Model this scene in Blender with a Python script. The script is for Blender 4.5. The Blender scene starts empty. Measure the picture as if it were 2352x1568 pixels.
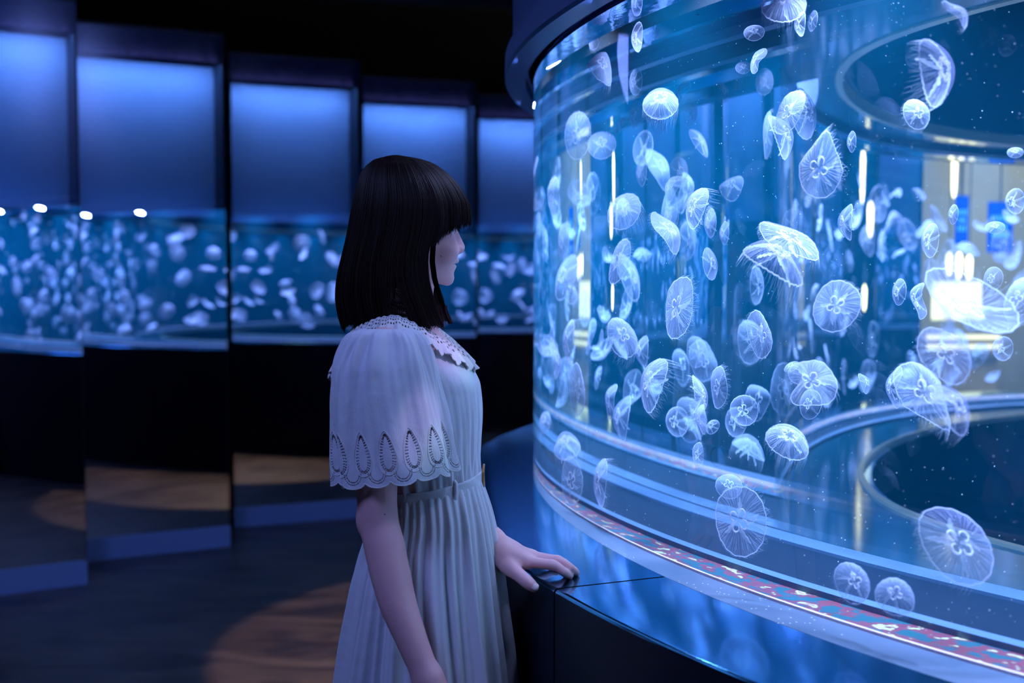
import bpy, bmesh, math, random
import numpy as np
from mathutils import Vector, Matrix, Quaternion
random.seed(7); rng = np.random.default_rng(7)
SC = bpy.context.scene
COL = SC.collection
PI = math.pi

# ------------------------------------------------------------------ camera
CAM_H = 1.40
FPX = 2700.0
PITCH = math.atan(146 / FPX)
cam = bpy.data.cameras.new('camera'); camo = bpy.data.objects.new('camera', cam); COL.objects.link(camo)
camo.location = (0, 0, CAM_H); camo.rotation_euler = (PI / 2 - PITCH, 0, 0)
cam.sensor_width = 36; cam.lens = FPX / 2352 * 36
cam.clip_start = 0.05; cam.clip_end = 100
cam.dof.use_dof = True; cam.dof.focus_distance = 2.02; cam.dof.aperture_fstop = 2.8
SC.camera = camo

# ------------------------------------------------------------------ world, view, lights
w = bpy.data.worlds.new('world'); SC.world = w; w.use_nodes = True
w.node_tree.nodes['Background'].inputs[0].default_value = (0.012, 0.03, 0.10, 1)
w.node_tree.nodes['Background'].inputs[1].default_value = 0.6
SC.view_settings.view_transform = 'Standard'; SC.view_settings.look = 'None'
SC.view_settings.gamma = 1; SC.view_settings.exposure = 0.12; SC.view_settings.use_curve_mapping = False
cy = SC.cycles
cy.use_denoising = True; cy.max_bounces = 14; cy.transmission_bounces = 14; cy.glossy_bounces = 6
cy.diffuse_bounces = 3; cy.transparent_max_bounces = 24; cy.volume_bounces = 0
cy.caustics_refractive = True; cy.caustics_reflective = False
cy.sample_clamp_indirect = 6.0; cy.sample_clamp_direct = 0; cy.blur_glossy = 0.5

TC = (2.705, 3.004)                      # centre of the ring aquarium
R_OUT, R_IN = 2.65, 1.98
Z0, Z1 = 0.89, 1.896
R_PL, R_LIP = 2.855, 2.723

def lamp(name, kind, loc, power, color, target=None, size=0.1, size_y=None, spot=None, blend=0.3, parent=None):
    l = bpy.data.lights.new(name, kind); o = bpy.data.objects.new(name, l); COL.objects.link(o)
    l.energy = power; l.color = color; o.location = loc
    if kind == 'AREA':
        l.size = size
        if size_y: l.shape = 'RECTANGLE'; l.size_y = size_y
        else: l.shape = 'DISK'
    else: l.shadow_soft_size = size
    if spot: l.spot_size = spot; l.spot_blend = blend
    if target is not None:
        d = Vector(target) - Vector(loc); o.rotation_euler = d.to_track_quat('-Z', 'Y').to_euler()
    if parent: o.parent = parent
    return o

# the ring of lamps under the aquarium's lid (they stand in the water)
NL = 30
for i in range(NL):
    a = 2 * PI * (i + 0.37) / NL
    x, y = TC[0] + 2.33 * math.cos(a), TC[1] + 2.33 * math.sin(a)
    lamp('tank_lamp', 'AREA', (x, y, Z1 + 0.13), 15.0, (0.46, 0.62, 1.0), (x, y, 0), size=0.15).data.spread = math.radians(100)
# added soft blue fill lights overhead and under the lip, and a warm floor light
lamp('overhead_fill', 'AREA', (-1.2, 0.6, 3.25), 38, (0.26, 0.36, 1.0), (-0.3, 2.2, 1.1), size=0.9)
lamp('overhead_fill', 'AREA', (-2.6, 3.4, 3.3), 5, (0.30, 0.45, 1.0), (-1.6, 4.2, 0), size=1.0)
lamp('floor_spot', 'SPOT', (0.24, 4.12, 1.885), 170, (1.0, 0.62, 0.38), (0.16, 4.34, 0), size=0.02, spot=math.radians(68), blend=0.08)
for a_ in (172, 186, 199, 212):
    r_ = math.radians(a_)
    x, y = TC[0] + 2.69 * math.cos(r_), TC[1] + 2.69 * math.sin(r_)
    lamp('lip_fill', 'AREA', (x, y, Z1 - 0.006), 1.6, (0.42, 0.50, 1.0), (x - 0.5 * math.cos(r_) * -1, y, 0.5), size=0.06)  # added outside the water to light the woman from the tank side

# added spots imitate tank caustics as lavender and mint glints on the dress
for tg, pw_, cl, an in (((-0.122, 1.965, 1.268), 15, (0.75, 0.45, 1.0), 8), ((-0.100, 1.985, 1.225), 8, (0.35, 0.95, 0.85), 5),
                        ((-0.142, 1.84, 1.165), 13, (0.72, 0.55, 1.0), 7), ((-0.128, 1.85, 1.115), 7, (0.40, 0.95, 0.85), 5)):
    lamp('added_glint_spot', 'SPOT', (TC[0] + 2.695 * math.cos(math.radians(215)), TC[1] + 2.695 * math.sin(math.radians(215)), Z1 - 0.01), pw_, cl, tg, size=0.004, spot=math.radians(an), blend=1.0)

# ------------------------------------------------------------------ materials
def nmat(name):
    m = bpy.data.materials.new(name); m.use_nodes = True
    nt = m.node_tree; nt.nodes.clear()
    return m, nt, nt.nodes.new('ShaderNodeOutputMaterial')
def N(nt, t, **k):
    n = nt.nodes.new(t)
    for a, v in k.items(): setattr(n, a, v)
    return n
def pbr(name, col, rough=0.5, metal=0.0, spec=0.5, bump=None, noise=None, emis=None, subs=0.0, coat=0.0):
    """bump = (scale, strength, distance); noise = (scale, colour2)"""
    m, nt, out = nmat(name)
    b = N(nt, 'ShaderNodeBsdfPrincipled'); nt.links.new(b.outputs[0], out.inputs[0])
    b.inputs['Base Color'].default_value = (*col, 1); b.inputs['Roughness'].default_value = rough
    b.inputs['Metallic'].default_value = metal; b.inputs['Specular IOR Level'].default_value = spec
    b.inputs['Coat Weight'].default_value = coat
    if subs:
        b.inputs['Subsurface Weight'].default_value = subs; b.inputs['Subsurface Radius'].default_value = (0.012, 0.005, 0.003)
        b.inputs['Subsurface Scale'].default_value = 1.0
    tc = N(nt, 'ShaderNodeTexCoord')
    if noise:
        t = N(nt, 'ShaderNodeTexNoise'); t.inputs['Scale'].default_value = noise[0]; t.inputs['Detail'].default_value = 6
        nt.links.new(tc.outputs['Object'], t.inputs['Vector'])
        mx = N(nt, 'ShaderNodeMix', data_type='RGBA'); nt.links.new(t.outputs['Fac'], mx.inputs['Factor'])
        mx.inputs[6].default_value = (*col, 1); mx.inputs[7].default_value = (*noise[1], 1)
        nt.links.new(mx.outputs[2], b.inputs['Base Color'])
    if bump:
        t = N(nt, 'ShaderNodeTexNoise'); t.inputs['Scale'].default_value = bump[0]; t.inputs['Detail'].default_value = 5
        nt.links.new(tc.outputs['Object'], t.inputs['Vector'])
        bp = N(nt, 'ShaderNodeBump'); bp.inputs['Strength'].default_value = bump[1]; bp.inputs['Distance'].default_value = bump[2]
        nt.links.new(t.outputs['Fac'], bp.inputs['Height']); nt.links.new(bp.outputs[0], b.inputs['Normal'])
    if emis:
        b.inputs['Emission Color'].default_value = (*emis[0], 1); b.inputs['Emission Strength'].default_value = emis[1]
    return m
M_PLINTH = pbr('lacquered dark blue metal', (0.08, 0.40, 0.68), 0.13, 1.0, 0.5, bump=(260, 0.03, 0.001))
M_PSIDE = pbr('plinth side with dark reflection painted in', (0.004, 0.008, 0.018), 0.45, 0, 0.25)  # darkened copy of the plinth, reflected dark floor put into the colour
M_LID = pbr('dark navy lid', (0.015, 0.05, 0.15), 0.4, 0.0, 0.4)
M_BLACK = pbr('matt black paint', (0.004, 0.006, 0.012), 0.55)
M_WALL = pbr('dark navy wall', (0.006, 0.009, 0.022), 0.7, noise=(2.0, (0.004, 0.006, 0.015)))
M_CEIL = pbr('black ceiling', (0.006, 0.008, 0.014), 0.8)
M_BEAM = pbr('dark ceiling beam', (0.012, 0.018, 0.032), 0.5)

def floor_mat():
    m, nt, out = nmat('dark wavy wood floor')
    b = N(nt, 'ShaderNodeBsdfPrincipled'); nt.links.new(b.outputs[0], out.inputs[0])
    tc = N(nt, 'ShaderNodeTexCoord'); mp = N(nt, 'ShaderNodeMapping'); mp.inputs['Rotation'].default_value = (0, 0, 0.5)
    mp.inputs['Scale'].default_value = (1.1, 3.4, 1)
    nt.links.new(tc.outputs['Object'], mp.inputs[0])
    n1 = N(nt, 'ShaderNodeTexNoise'); n1.inputs['Scale'].default_value = 1.6; n1.inputs['Detail'].default_value = 5; n1.inputs['Distortion'].default_value = 1.2
    nt.links.new(mp.outputs[0], n1.inputs['Vector'])
    cr = N(nt, 'ShaderNodeValToRGB'); cr.color_ramp.elements[0].position = 0.38; cr.color_ramp.elements[0].color = (0.020, 0.017, 0.016, 1)
    cr.color_ramp.elements[1].position = 0.62; cr.color_ramp.elements[1].color = (0.085, 0.070, 0.060, 1)
    nt.links.new(n1.outputs['Fac'], cr.inputs[0]); nt.links.new(cr.outputs[0], b.inputs['Base Color'])
    b.inputs['Roughness'].default_value = 0.42
    bp = N(nt, 'ShaderNodeBump'); bp.inputs['Strength'].default_value = 0.3; bp.inputs['Distance'].default_value = 0.02
    nt.links.new(n1.outputs['Fac'], bp.inputs['Height']); nt.links.new(bp.outputs[0], b.inputs['Normal'])
    return m
M_FLOOR = floor_mat()

def water_mat():
    m, nt, out = nmat('aquarium water behind clear acrylic')
    g = N(nt, 'ShaderNodeBsdfGlass'); g.inputs['IOR'].default_value = 1.34; g.inputs['Roughness'].default_value = 0.0
    g.inputs['Color'].default_value = (1, 1, 1, 1)
    nt.links.new(g.outputs[0], out.inputs['Surface'])
    ab = N(nt, 'ShaderNodeVolumeAbsorption'); ab.inputs['Color'].default_value = (0.0, 0.75, 0.97, 1); ab.inputs['Density'].default_value = 0.24
    sc_ = N(nt, 'ShaderNodeVolumeScatter'); sc_.inputs['Color'].default_value = (0.01, 0.50, 1.0, 1)
    sc_.inputs['Density'].default_value = 0.062; sc_.inputs['Anisotropy'].default_value = 0.2
    ad = N(nt, 'ShaderNodeAddShader'); nt.links.new(ab.outputs[0], ad.inputs[0]); nt.links.new(sc_.outputs[0], ad.inputs[1])
    nt.links.new(ad.outputs[0], out.inputs['Volume'])
    return m
M_WATER = water_mat()

def mirror_glass_mat():
    m, nt, out = nmat('dark glossy mirror glass')
    tr = N(nt, 'ShaderNodeBsdfTransparent'); tr.inputs[0].default_value = (0.72, 0.80, 0.95, 1)
    gl = N(nt, 'ShaderNodeBsdfGlossy'); gl.inputs['Roughness'].default_value = 0.0; gl.inputs['Color'].default_value = (0.80, 0.86, 1, 1)
    mx = N(nt, 'ShaderNodeMixShader'); mx.inputs[0].default_value = 0.6
    nt.links.new(tr.outputs[0], mx.inputs[1]); nt.links.new(gl.outputs[0], mx.inputs[2]); nt.links.new(mx.outputs[0], out.inputs[0])
    return m
M_MIRROR = mirror_glass_mat()

def jelly_mat(name, base, lo, hi, col=(0.80, 0.84, 1.0), power=2.2):
    """thin translucent tissue, denser where it is seen edge on"""
    m, nt, out = nmat(name)
    lw = N(nt, 'ShaderNodeLayerWeight'); lw.inputs['Blend'].default_value = 0.5
    pw = N(nt, 'ShaderNodeMath', operation='POWER'); pw.inputs[1].default_value = power; nt.links.new(lw.outputs['Facing'], pw.inputs[0])
    mr = N(nt, 'ShaderNodeMapRange'); mr.inputs['To Min'].default_value = lo; mr.inputs['To Max'].default_value = hi
    nt.links.new(pw.outputs[0], mr.inputs['Value'])
    tr = N(nt, 'ShaderNodeBsdfTransparent')
    df = N(nt, 'ShaderNodeBsdfDiffuse'); df.inputs[0].default_value = (*col, 1)
    tl = N(nt, 'ShaderNodeBsdfTranslucent'); tl.inputs[0].default_value = (*col, 1)
    mx = N(nt, 'ShaderNodeMixShader'); mx.inputs[0].default_value = 0.5
    nt.links.new(df.outputs[0], mx.inputs[1]); nt.links.new(tl.outputs[0], mx.inputs[2])
    m2 = N(nt, 'ShaderNodeMixShader'); nt.links.new(mr.outputs[0], m2.inputs[0])
    nt.links.new(tr.outputs[0], m2.inputs[1]); nt.links.new(mx.outputs[0], m2.inputs[2]); nt.links.new(m2.outputs[0], out.inputs[0])
    return m
M_BELL = jelly_mat('jelly bell tissue', 0, 0.08, 0.50, (0.50, 0.51, 0.80), 1.6)
M_BELLDIM = jelly_mat('dimmed jelly bell tissue', 0, 0.06, 0.36, (0.33, 0.33, 0.62), 1.6)  # darker bell copy, weaker light put into its colour and opacity
M_RIM = jelly_mat('jelly bell rim', 0, 0.45, 0.8, (0.85, 0.85, 1.0))
M_GON = jelly_mat('jelly gonad tissue', 0, 0.85, 1.0, (0.98, 0.92, 1.0))
M_ARM = jelly_mat('jelly arm tissue', 0, 0.32, 0.7)
M_TEN = jelly_mat('jelly tentacle tissue', 0, 0.45, 0.6)

# ------------------------------------------------------------------ helpers
def tagp(o, label=None, cat=None, group=None, kind=None):
    if label: o['label'] = label
    if cat: o['category'] = cat
    if group: o['group'] = group
    if kind: o['kind'] = kind
    return o
def empty(name, loc=(0, 0, 0), label=None, cat=None, group=None):
    o = bpy.data.objects.new(name, None); COL.objects.link(o); o.location = loc; o.empty_display_size = 0.1
    return tagp(o, label, cat, group)
def mesh_obj(name, verts, faces, mat=None, parent=None, smooth=True, uv=None):
    me = bpy.data.meshes.new(name)
    if isinstance(verts, np.ndarray): verts = verts.tolist()
    if isinstance(faces, np.ndarray): faces = faces.tolist()
    me.from_pydata(verts, [], faces); me.update()
    if smooth: me.polygons.foreach_set('use_smooth', [True] * len(me.polygons))
    mats = mat if isinstance(mat, (list, tuple)) else [mat]
    for m in mats:
        if m: me.materials.append(m)
    o = bpy.data.objects.new(name, me); COL.objects.link(o)
    if parent: o.parent = parent
    return o
class MB:
    def __init__(s): s.v = []; s.f = []
    def add(s, v, f):
        n = len(s.v); s.v += [tuple(p) for p in v]; s.f += [tuple(i + n for i in q) for q in f]
    def box(s, c, d, rz=0.0):
        c = Vector(c); R = Matrix.Rotation(rz, 3, 'Z'); vs = []
        for x in (-1, 1):
            for y in (-1, 1):
                for z in (-1, 1): vs.append(c + R @ Vector((x * d[0] / 2, y * d[1] / 2, z * d[2] / 2)))
        s.add(vs, [(0, 1, 3, 2), (4, 6, 7, 5), (0, 4, 5, 1), (2, 3, 7, 6), (0, 2, 6, 4), (1, 5, 7, 3)])
    def lathe(s, prof, c, a0=0, a1=2 * PI, n=256, closed_prof=True):
        full = abs(a1 - a0 - 2 * PI) < 1e-6
        k = len(prof); m = n if full else n + 1; vs = []
        for i in range(m):
            a = a0 + (a1 - a0) * i / n
            for r, z in prof: vs.append((c[0] + r * math.cos(a), c[1] + r * math.sin(a), z))
        fs = []
        for i in range(n):
            i2 = (i + 1) % m
            for j in range(k if closed_prof else k - 1):
                j2 = (j + 1) % k
                fs.append((i * k + j, i2 * k + j, i2 * k + j2, i * k + j2))
        if not full and closed_prof:
            fs.append(tuple(range(k))); fs.append(tuple((m - 1) * k + j for j in reversed(range(k))))
        s.add(vs, fs)
    def tube(s, pts, rad, n=6, cap=True):
        pts = [Vector(p) for p in pts]; m = len(pts)
        rad = rad if isinstance(rad, (list, tuple, np.ndarray)) else [rad] * m
        t0 = (pts[1] - pts[0]).normalized(); up = t0.orthogonal().normalized(); vs = []
        for i, p in enumerate(pts):
            t = (pts[min(i + 1, m - 1)] - pts[max(i - 1, 0)]).normalized()
            up = (up - t * up.dot(t)); up = up.normalized() if up.length > 1e-8 else t.orthogonal().normalized()
            sd = t.cross(up)
            for j in range(n):
                a = 2 * PI * j / n; vs.append(p + (up * math.cos(a) + sd * math.sin(a)) * rad[i])
        fs = [(i * n + j, i * n + (j + 1) % n, (i + 1) * n + (j + 1) % n, (i + 1) * n + j) for i in range(m - 1) for j in range(n)]
        if cap: fs.append(tuple(reversed(range(n)))); fs.append(tuple((m - 1) * n + j for j in range(n)))
        s.add(vs, fs)
    def build(s, name, mat, parent=None, smooth=False):
        return mesh_obj(name, s.v, s.f, mat, parent, smooth)
def recalc(o):
    bm = bmesh.new(); bm.from_mesh(o.data); bmesh.ops.recalc_face_normals(bm, faces=bm.faces); bm.to_mesh(o.data); bm.free()
def smooth_angle(o, deg=35):
    me = o.data; me.polygons.foreach_set('use_smooth', [True] * len(me.polygons))
    me.set_sharp_from_angle(angle=math.radians(deg))
def pix_dir(px, py):
    a, b = (px - 1176) / FPX, (784 - py) / FPX
    c, s = math.cos(PITCH), math.sin(PITCH)
    return np.array([a, c + b * s, -s + b * c])
def W(px, py, Y):
    d = pix_dir(px, py); q = d * (Y / d[1]); return np.array([q[0], q[1], q[2] + CAM_H])

# ------------------------------------------------------------------ the room
def struct(o): o['kind'] = 'structure'; return o
b = MB(); b.box((0, 5, -0.05), (22, 24, 0.1)); struct(b.build('floor', M_FLOOR))
b = MB(); b.box((0, 5, 3.65), (22, 24, 0.1)); struct(b.build('ceiling', M_CEIL))
b = MB(); b.box((0, 17.05, 1.8), (22, 0.1, 3.6)); struct(b.build('wall_back', M_WALL))
b = MB(); b.box((-11.05, 5, 1.8), (0.1, 24, 3.6)); struct(b.build('wall_left', M_WALL))
b = MB(); b.box((11.05, 5, 1.8), (0.1, 24, 3.6)); struct(b.build('wall_right', M_WALL))
b = MB(); b.box((0, -7.05, 1.8), (22, 0.1, 3.6)); struct(b.build('wall_front', M_WALL))
for i, (cx, cy_, L, rz, z, h) in enumerate([(-1.0, 6.2, 7.0, 0.30, 3.42, 0.24), (-0.6, 7.2, 7.0, 0.30, 3.42, 0.24),
                                            (-0.3, 8.4, 7.0, 0.24, 3.42, 0.26), (-1.2, 5.2, 7.0, 0.35, 3.44, 0.2)]):
    b = MB(); b.box((cx, cy_, z), (L, 0.14, h), rz); o = b.build('ceiling_beam', M_BEAM)
    tagp(o, ['black ceiling beam, second from the camera, over the panel row', 'black ceiling beam, third from the camera, over the panel row',
             'black ceiling beam deepest in the room, behind the lid of the big tank', 'black ceiling beam closest to the camera above the panel row'][i], 'beam', 'beams under the dark ceiling')

# ------------------------------------------------------------------ mirror glass wall panels
M_LIGHTBOX = pbr('white light box back', (0.75, 0.80, 0.95), 0.6, noise=(3.0, (0.62, 0.68, 0.88)))
M_PBLACK = pbr('glossy black panel board', (0.002, 0.004, 0.009), 0.35)
M_USTRIP = pbr('pleated strip imitating a reflection', (0.6, 0.56, 0.75), 0.7, noise=(9.0, (0.02, 0.02, 0.05)))  # pleats and colour stand in for a reflection above the light box
M_METAL = pbr('brushed metal skirting', (0.32, 0.48, 1.0), 0.4, 0.4, bump=(40, 0.2, 0.002))
PAN = [((-2.58, 4.94), 31.0), ((-2.13, 5.74), 27.3), ((-1.56, 6.54), 23.0), ((-0.93, 7.32), 19.0), ((-0.235, 8.03), 15.0),
       ((1.15, 9.15), 5.0)]
PLAB = ['tall mirror glass panel cut by the left end of the row',
        'tall mirror glass panel second in the row, beside the one at the row end',
        'tall mirror glass panel just behind the woman\'s back',
        'tall mirror glass panel behind the woman\'s head, seen on both sides of her bob',
        'tall mirror glass panel between the woman\'s face and the tank edge',
        'tall mirror glass panel seen only through the tank water, past the hanging warm lamps']
PW = 0.74
def panel(i, p0, ang):
    a = math.radians(ang); u = np.array([math.cos(a), math.sin(a)]); n = np.array([math.sin(a), -math.cos(a)])   # n faces the tank
    root = empty('mirror_panel', (p0[0], p0[1], 0), PLAB[i], 'mirror panel', 'mirror glass panels in a stepped row')
    root.rotation_euler = (0, 0, a)
    D = 0.20   # depth behind the glass, local +y is away from the viewer
    # frame: side boards, back board, lower board
    b = MB(); t = 0.012
    b.box((t / 2, D / 2, 1.36), (t, D, 2.56)); b.box((PW - t / 2, D / 2, 1.36), (t, D, 2.56)); b.box((PW / 2, D / 2, 2.64), (PW, D, 0.012))
    fr = b.build('frame', M_BLACK, root)
    b = MB(); b.box((PW / 2, 0.05, 0.905), (PW - 2 * t, 0.02, 1.61)); b.build('lower_board', M_PBLACK, root)
    b = MB(); b.box((PW / 2, D - 0.01, 2.105), (PW - 2 * t, 0.012, 0.79)); b.box((PW / 2, 0.125, 1.708), (PW - 2 * t, 0.14, 0.008)); b.build('light_box', M_LIGHTBOX, root)
    b = MB(); nseg = 60; vs = []; fs = []
    for k in range(nseg + 1):
        x = t + (PW - 2 * t) * k / nseg; y = 0.055 + 0.012 * math.sin(k * 0.95) + 0.008 * math.sin(k * 2.3 + i)
        vs += [(x, y, 2.505), (x, y, 2.632)]
    for k in range(nseg): fs.append((2 * k, 2 * k + 2, 2 * k + 3, 2 * k + 1))
    b.add(vs, fs); b.build('upper_strip', M_USTRIP, root, True)
    b = MB(); b.box((PW / 2, 0.0, 0.055), (PW, 0.012, 0.11)); sk = b.build('kick_plate', M_METAL, root)
    b = MB(); b.box((PW / 2, 0.001, 1.37), (PW - 0.004, 0.004, 2.52)); g = b.build('glass', M_MIRROR, root)
    # LED strip at the top of the light box, shining down its back
    l = bpy.data.lights.new('led_or_fill', 'AREA'); lo = bpy.data.objects.new('led_or_fill', l); COL.objects.link(lo)
    l.shape = 'RECTANGLE'; l.size = PW - 0.05; l.size_y = 0.05; l.energy = 8.5; l.color = (0.22, 0.48, 1.0)
    lo.location = (PW / 2, 0.055, 2.495); lo.rotation_euler = (math.radians(12), 0, 0); lo.parent = root
    for nm_, z_, rx, pw, col_ in (('led_or_fill', 1.725, 180 - 16, 0.22, (0.0, 0.30, 1.0)), ('led_or_fill', 2.504, 180 - 30, 0.12, (0.5, 0.45, 1.0))):  # added fills: deep blue from below, faint light on the upper strip
        l = bpy.data.lights.new(nm_, 'AREA'); lo = bpy.data.objects.new(nm_, l); COL.objects.link(lo)
        l.shape = 'RECTANGLE'; l.size = PW - 0.05; l.size_y = 0.03; l.energy = pw; l.color = col_
        lo.location = (PW / 2, 0.03 if z_ > 2 else 0.075, z_); lo.rotation_euler = (math.radians(rx), 0, 0); lo.parent = root
    return root
for i, (p0, ang) in enumerate(PAN): panel(i, p0, ang)

# ------------------------------------------------------------------ ring aquarium
AQ = empty('ring_aquarium', (TC[0], TC[1], 0), 'huge ring shaped jellyfish tank on a dark blue plinth with a round lid', 'aquarium')
LC = (0, 0)
def ringpart(name, prof, mat, n=320, a0=0, a1=2 * PI, deg=30):
    b = MB(); b.lathe(prof, LC, a0, a1, n); o = b.build(name, mat, AQ); recalc(o); smooth_angle(o, deg); return o
# plinth: curved cover segments with thin joints
seam = math.atan2(1.905 - TC[1], 0.067 - TC[0])
step = math.radians(36); gap = 0.0011
for k in range(10):
    a0 = seam + k * step + gap; a1 = seam + (k + 1) * step - gap
    bv = 0.008
    prof = [(R_OUT - 0.004, Z0), (R_OUT - 0.004, Z0 - 0.03), (R_PL - 0.03, Z0 - 0.03), (R_PL - 0.03, 0.0), (R_PL, 0.0), (R_PL, Z0 - bv)]
    prof += [(R_PL - bv + bv * math.cos(t), Z0 - bv + bv * math.sin(t)) for t in (0.3, 0.65, 1.0, 1.3)] + [(R_PL - bv, Z0)]
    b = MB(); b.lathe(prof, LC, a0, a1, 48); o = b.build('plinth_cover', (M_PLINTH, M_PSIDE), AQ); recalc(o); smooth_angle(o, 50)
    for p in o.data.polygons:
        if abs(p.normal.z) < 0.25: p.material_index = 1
ringpart('plinth_core', [(1.73, 0.0), (R_PL - 0.04, 0.0), (R_PL - 0.04, Z0 - 0.035), (1.73, Z0 - 0.035)], M_BLACK)
# tank bottom in rings
def acrylic_base_mat():
    m, nt, out = nmat('pale acrylic base with painted sparkle')
    b = N(nt, 'ShaderNodeBsdfPrincipled'); nt.links.new(b.outputs[0], out.inputs[0]); b.inputs['Roughness'].default_value = 0.4
    tc = N(nt, 'ShaderNodeTexCoord')
    n = N(nt, 'ShaderNodeTexNoise'); n.inputs['Scale'].default_value = 5; n.inputs['Detail'].default_value = 4; nt.links.new(tc.outputs['Object'], n.inputs['Vector'])
    cr = N(nt, 'ShaderNodeValToRGB'); cr.color_ramp.elements[0].position = 0.3; cr.color_ramp.elements[0].color = (0.03, 0.05, 0.10, 1)
    cr.color_ramp.elements[1].position = 0.7; cr.color_ramp.elements[1].color = (0.08, 0.09, 0.15, 1); nt.links.new(n.outputs['Fac'], cr.inputs[0])
    v = N(nt, 'ShaderNodeTexVoronoi'); v.inputs['Scale'].default_value = 75; nt.links.new(tc.outputs['Object'], v.inputs['Vector'])
    v2 = N(nt, 'ShaderNodeTexNoise'); v2.inputs['Scale'].default_value = 2.4; nt.links.new(tc.outputs['Object'], v2.inputs['Vector'])
    lt = N(nt, 'ShaderNodeMath', operation='LESS_THAN'); lt.inputs[1].default_value = 0.13; nt.links.new(v.outputs['Distance'], lt.inputs[0])
    gt = N(nt, 'ShaderNodeMath', operation='GREATER_THAN'); gt.inputs[1].default_value = 0.5; nt.links.new(v2.outputs['Fac'], gt.inputs[0])
    ml = N(nt, 'ShaderNodeMath', operation='MULTIPLY'); nt.links.new(lt.outputs[0], ml.inputs[0]); nt.links.new(gt.outputs[0], ml.inputs[1])
    mx = N(nt, 'ShaderNodeMix', data_type='RGBA'); nt.links.new(ml.outputs[0], mx.inputs['Factor']); nt.links.new(cr.outputs[0], mx.inputs[6])
    mx.inputs[7].default_value = (1, 0.93, 0.9, 1); nt.links.new(mx.outputs[2], b.inputs['Base Color'])  # sparkle painted in as near white specks
    return m
def algae_mat():
    m, nt, out = nmat('joint stained red and green by algae')
    b = N(nt, 'ShaderNodeBsdfPrincipled'); nt.links.new(b.outputs[0], out.inputs[0]); b.inputs['Roughness'].default_value = 0.3
    tc = N(nt, 'ShaderNodeTexCoord')
    n = N(nt, 'ShaderNodeTexNoise'); n.inputs['Scale'].default_value = 26; n.inputs['Detail'].default_value = 8; nt.links.new(tc.outputs['Object'], n.inputs['Vector'])
    cr = N(nt, 'ShaderNodeValToRGB'); E = cr.color_ramp.elements
    E[0].position = 0.30; E[0].color = (0.01, 0.07, 0.09, 1); E[1].position = 0.47; E[1].color = (0.02, 0.06, 0.09, 1)
    for p, c in ((0.50, (0.16, 0.03, 0.045, 1)), (0.60, (0.12, 0.03, 0.06, 1)), (0.63, (0.45, 0.5, 0.25, 1)), (0.68, (0.3, 0.12, 0.12, 1))):
        e = E.new(p); e.color = c
    nt.links.new(n.outputs['Fac'], cr.inputs[0]); nt.links.new(cr.outputs[0], b.inputs['Base Color'])
    return m
M_ACB = acrylic_base_mat(); M_ALG = algae_mat()
M_PALE = pbr('pale blue acrylic ledge', (0.08, 0.12, 0.22), 0.35, noise=(12, (0.05, 0.09, 0.18)))
M_TFLOOR = pbr('dark blue tank bottom', (0.002, 0.006, 0.018), 0.6, 0, 0.1, noise=(6, (0.003, 0.010, 0.025)))
M_TEAL = pbr('teal glossy inner ledge', (0.02, 0.16, 0.28), 0.12, 0.0, 0.7)
def annulus(name, r0, r1, z, mat, h=0.02):
    return ringpart(name, [(r0, z - h), (r1, z - h), (r1, z), (r0, z)], mat, deg=20)
annulus('acrylic_base', 2.515, R_OUT - 0.006, Z0, M_ACB)
annulus('joint_strip', 2.36, 2.515, Z0 - 0.004, M_ALG)
annulus('joint_bead', 2.508, 2.518, Z0 + 0.004, pbr('white sealant bead', (0.95, 0.82, 0.80), 0.25, noise=(30, (0.8, 0.3, 0.3))))
annulus('floor_ledge', 2.335, 2.372, Z0 + 0.006, M_PALE, 0.03)
annulus('tank_bottom', 2.06, 2.335, Z0, M_TFLOOR)
annulus('inner_ledge', 1.985, 2.06, Z0 + 0.006, M_PALE, 0.03)
annulus('inner_top', 1.735, 1.978, Z0 - 0.004, M_TEAL)
M_EDGE = pbr('cream metal edge', (0.75, 0.68, 0.50), 0.35, 0.3)
annulus('pit_edge', 1.722, 1.738, Z0 + 0.003, M_EDGE, 0.03)
ringpart('pit_wall', [(1.70, 0.0), (1.722, 0.0), (1.722, Z0 - 0.01), (1.70, Z0 - 0.01)], M_PLINTH)
# water ring (one closed body, outer and inner acrylic faces)
wr = ringpart('water', [(R_IN, Z0 - 0.01), (R_OUT, Z0 - 0.01), (R_OUT, Z1 + 0.004), (2.455, Z1 + 0.004), (2.455, Z1 + 0.155), (2.205, Z1 + 0.155), (2.205, Z1 + 0.004), (R_IN, Z1 + 0.004)], M_WATER, n=720)
# lid: lip with opening, body
ringpart('lid', [(R_OUT + 0.02, Z1), (R_LIP - 0.006, Z1), (R_LIP, Z1 + 0.006), (R_LIP, Z1 + 0.05), (R_LIP - 0.02, Z1 + 0.06), (R_LIP - 0.02, 3.6), (R_LIP - 0.06, 3.6), (R_LIP - 0.06, Z1 + 0.03), (R_OUT + 0.02, Z1 + 0.03)], M_LID)
M_UNDER = pbr('mirror like water surface under the lid', (0.30, 0.46, 0.75), 0.04, 1.0, bump=(9, 0.12, 0.01))
ringpart('lid_ceiling', [(2.45, Z1), (R_OUT - 0.004, Z1), (R_OUT - 0.004, Z1 + 0.03), (2.45, Z1 + 0.03)], M_UNDER)
ringpart('lid_ceiling', [(1.99, Z1), (2.21, Z1), (2.21, Z1 + 0.03), (1.99, Z1 + 0.03)], M_UNDER)
ringpart('lamp_slot', [(2.20, Z1 + 0.03), (2.20, Z1 + 0.16), (2.46, Z1 + 0.16), (2.46, Z1 + 0.03), (2.45, Z1 + 0.03), (2.45, Z1 + 0.15), (2.21, Z1 + 0.15), (2.21, Z1 + 0.03)], M_BLACK)
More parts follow.
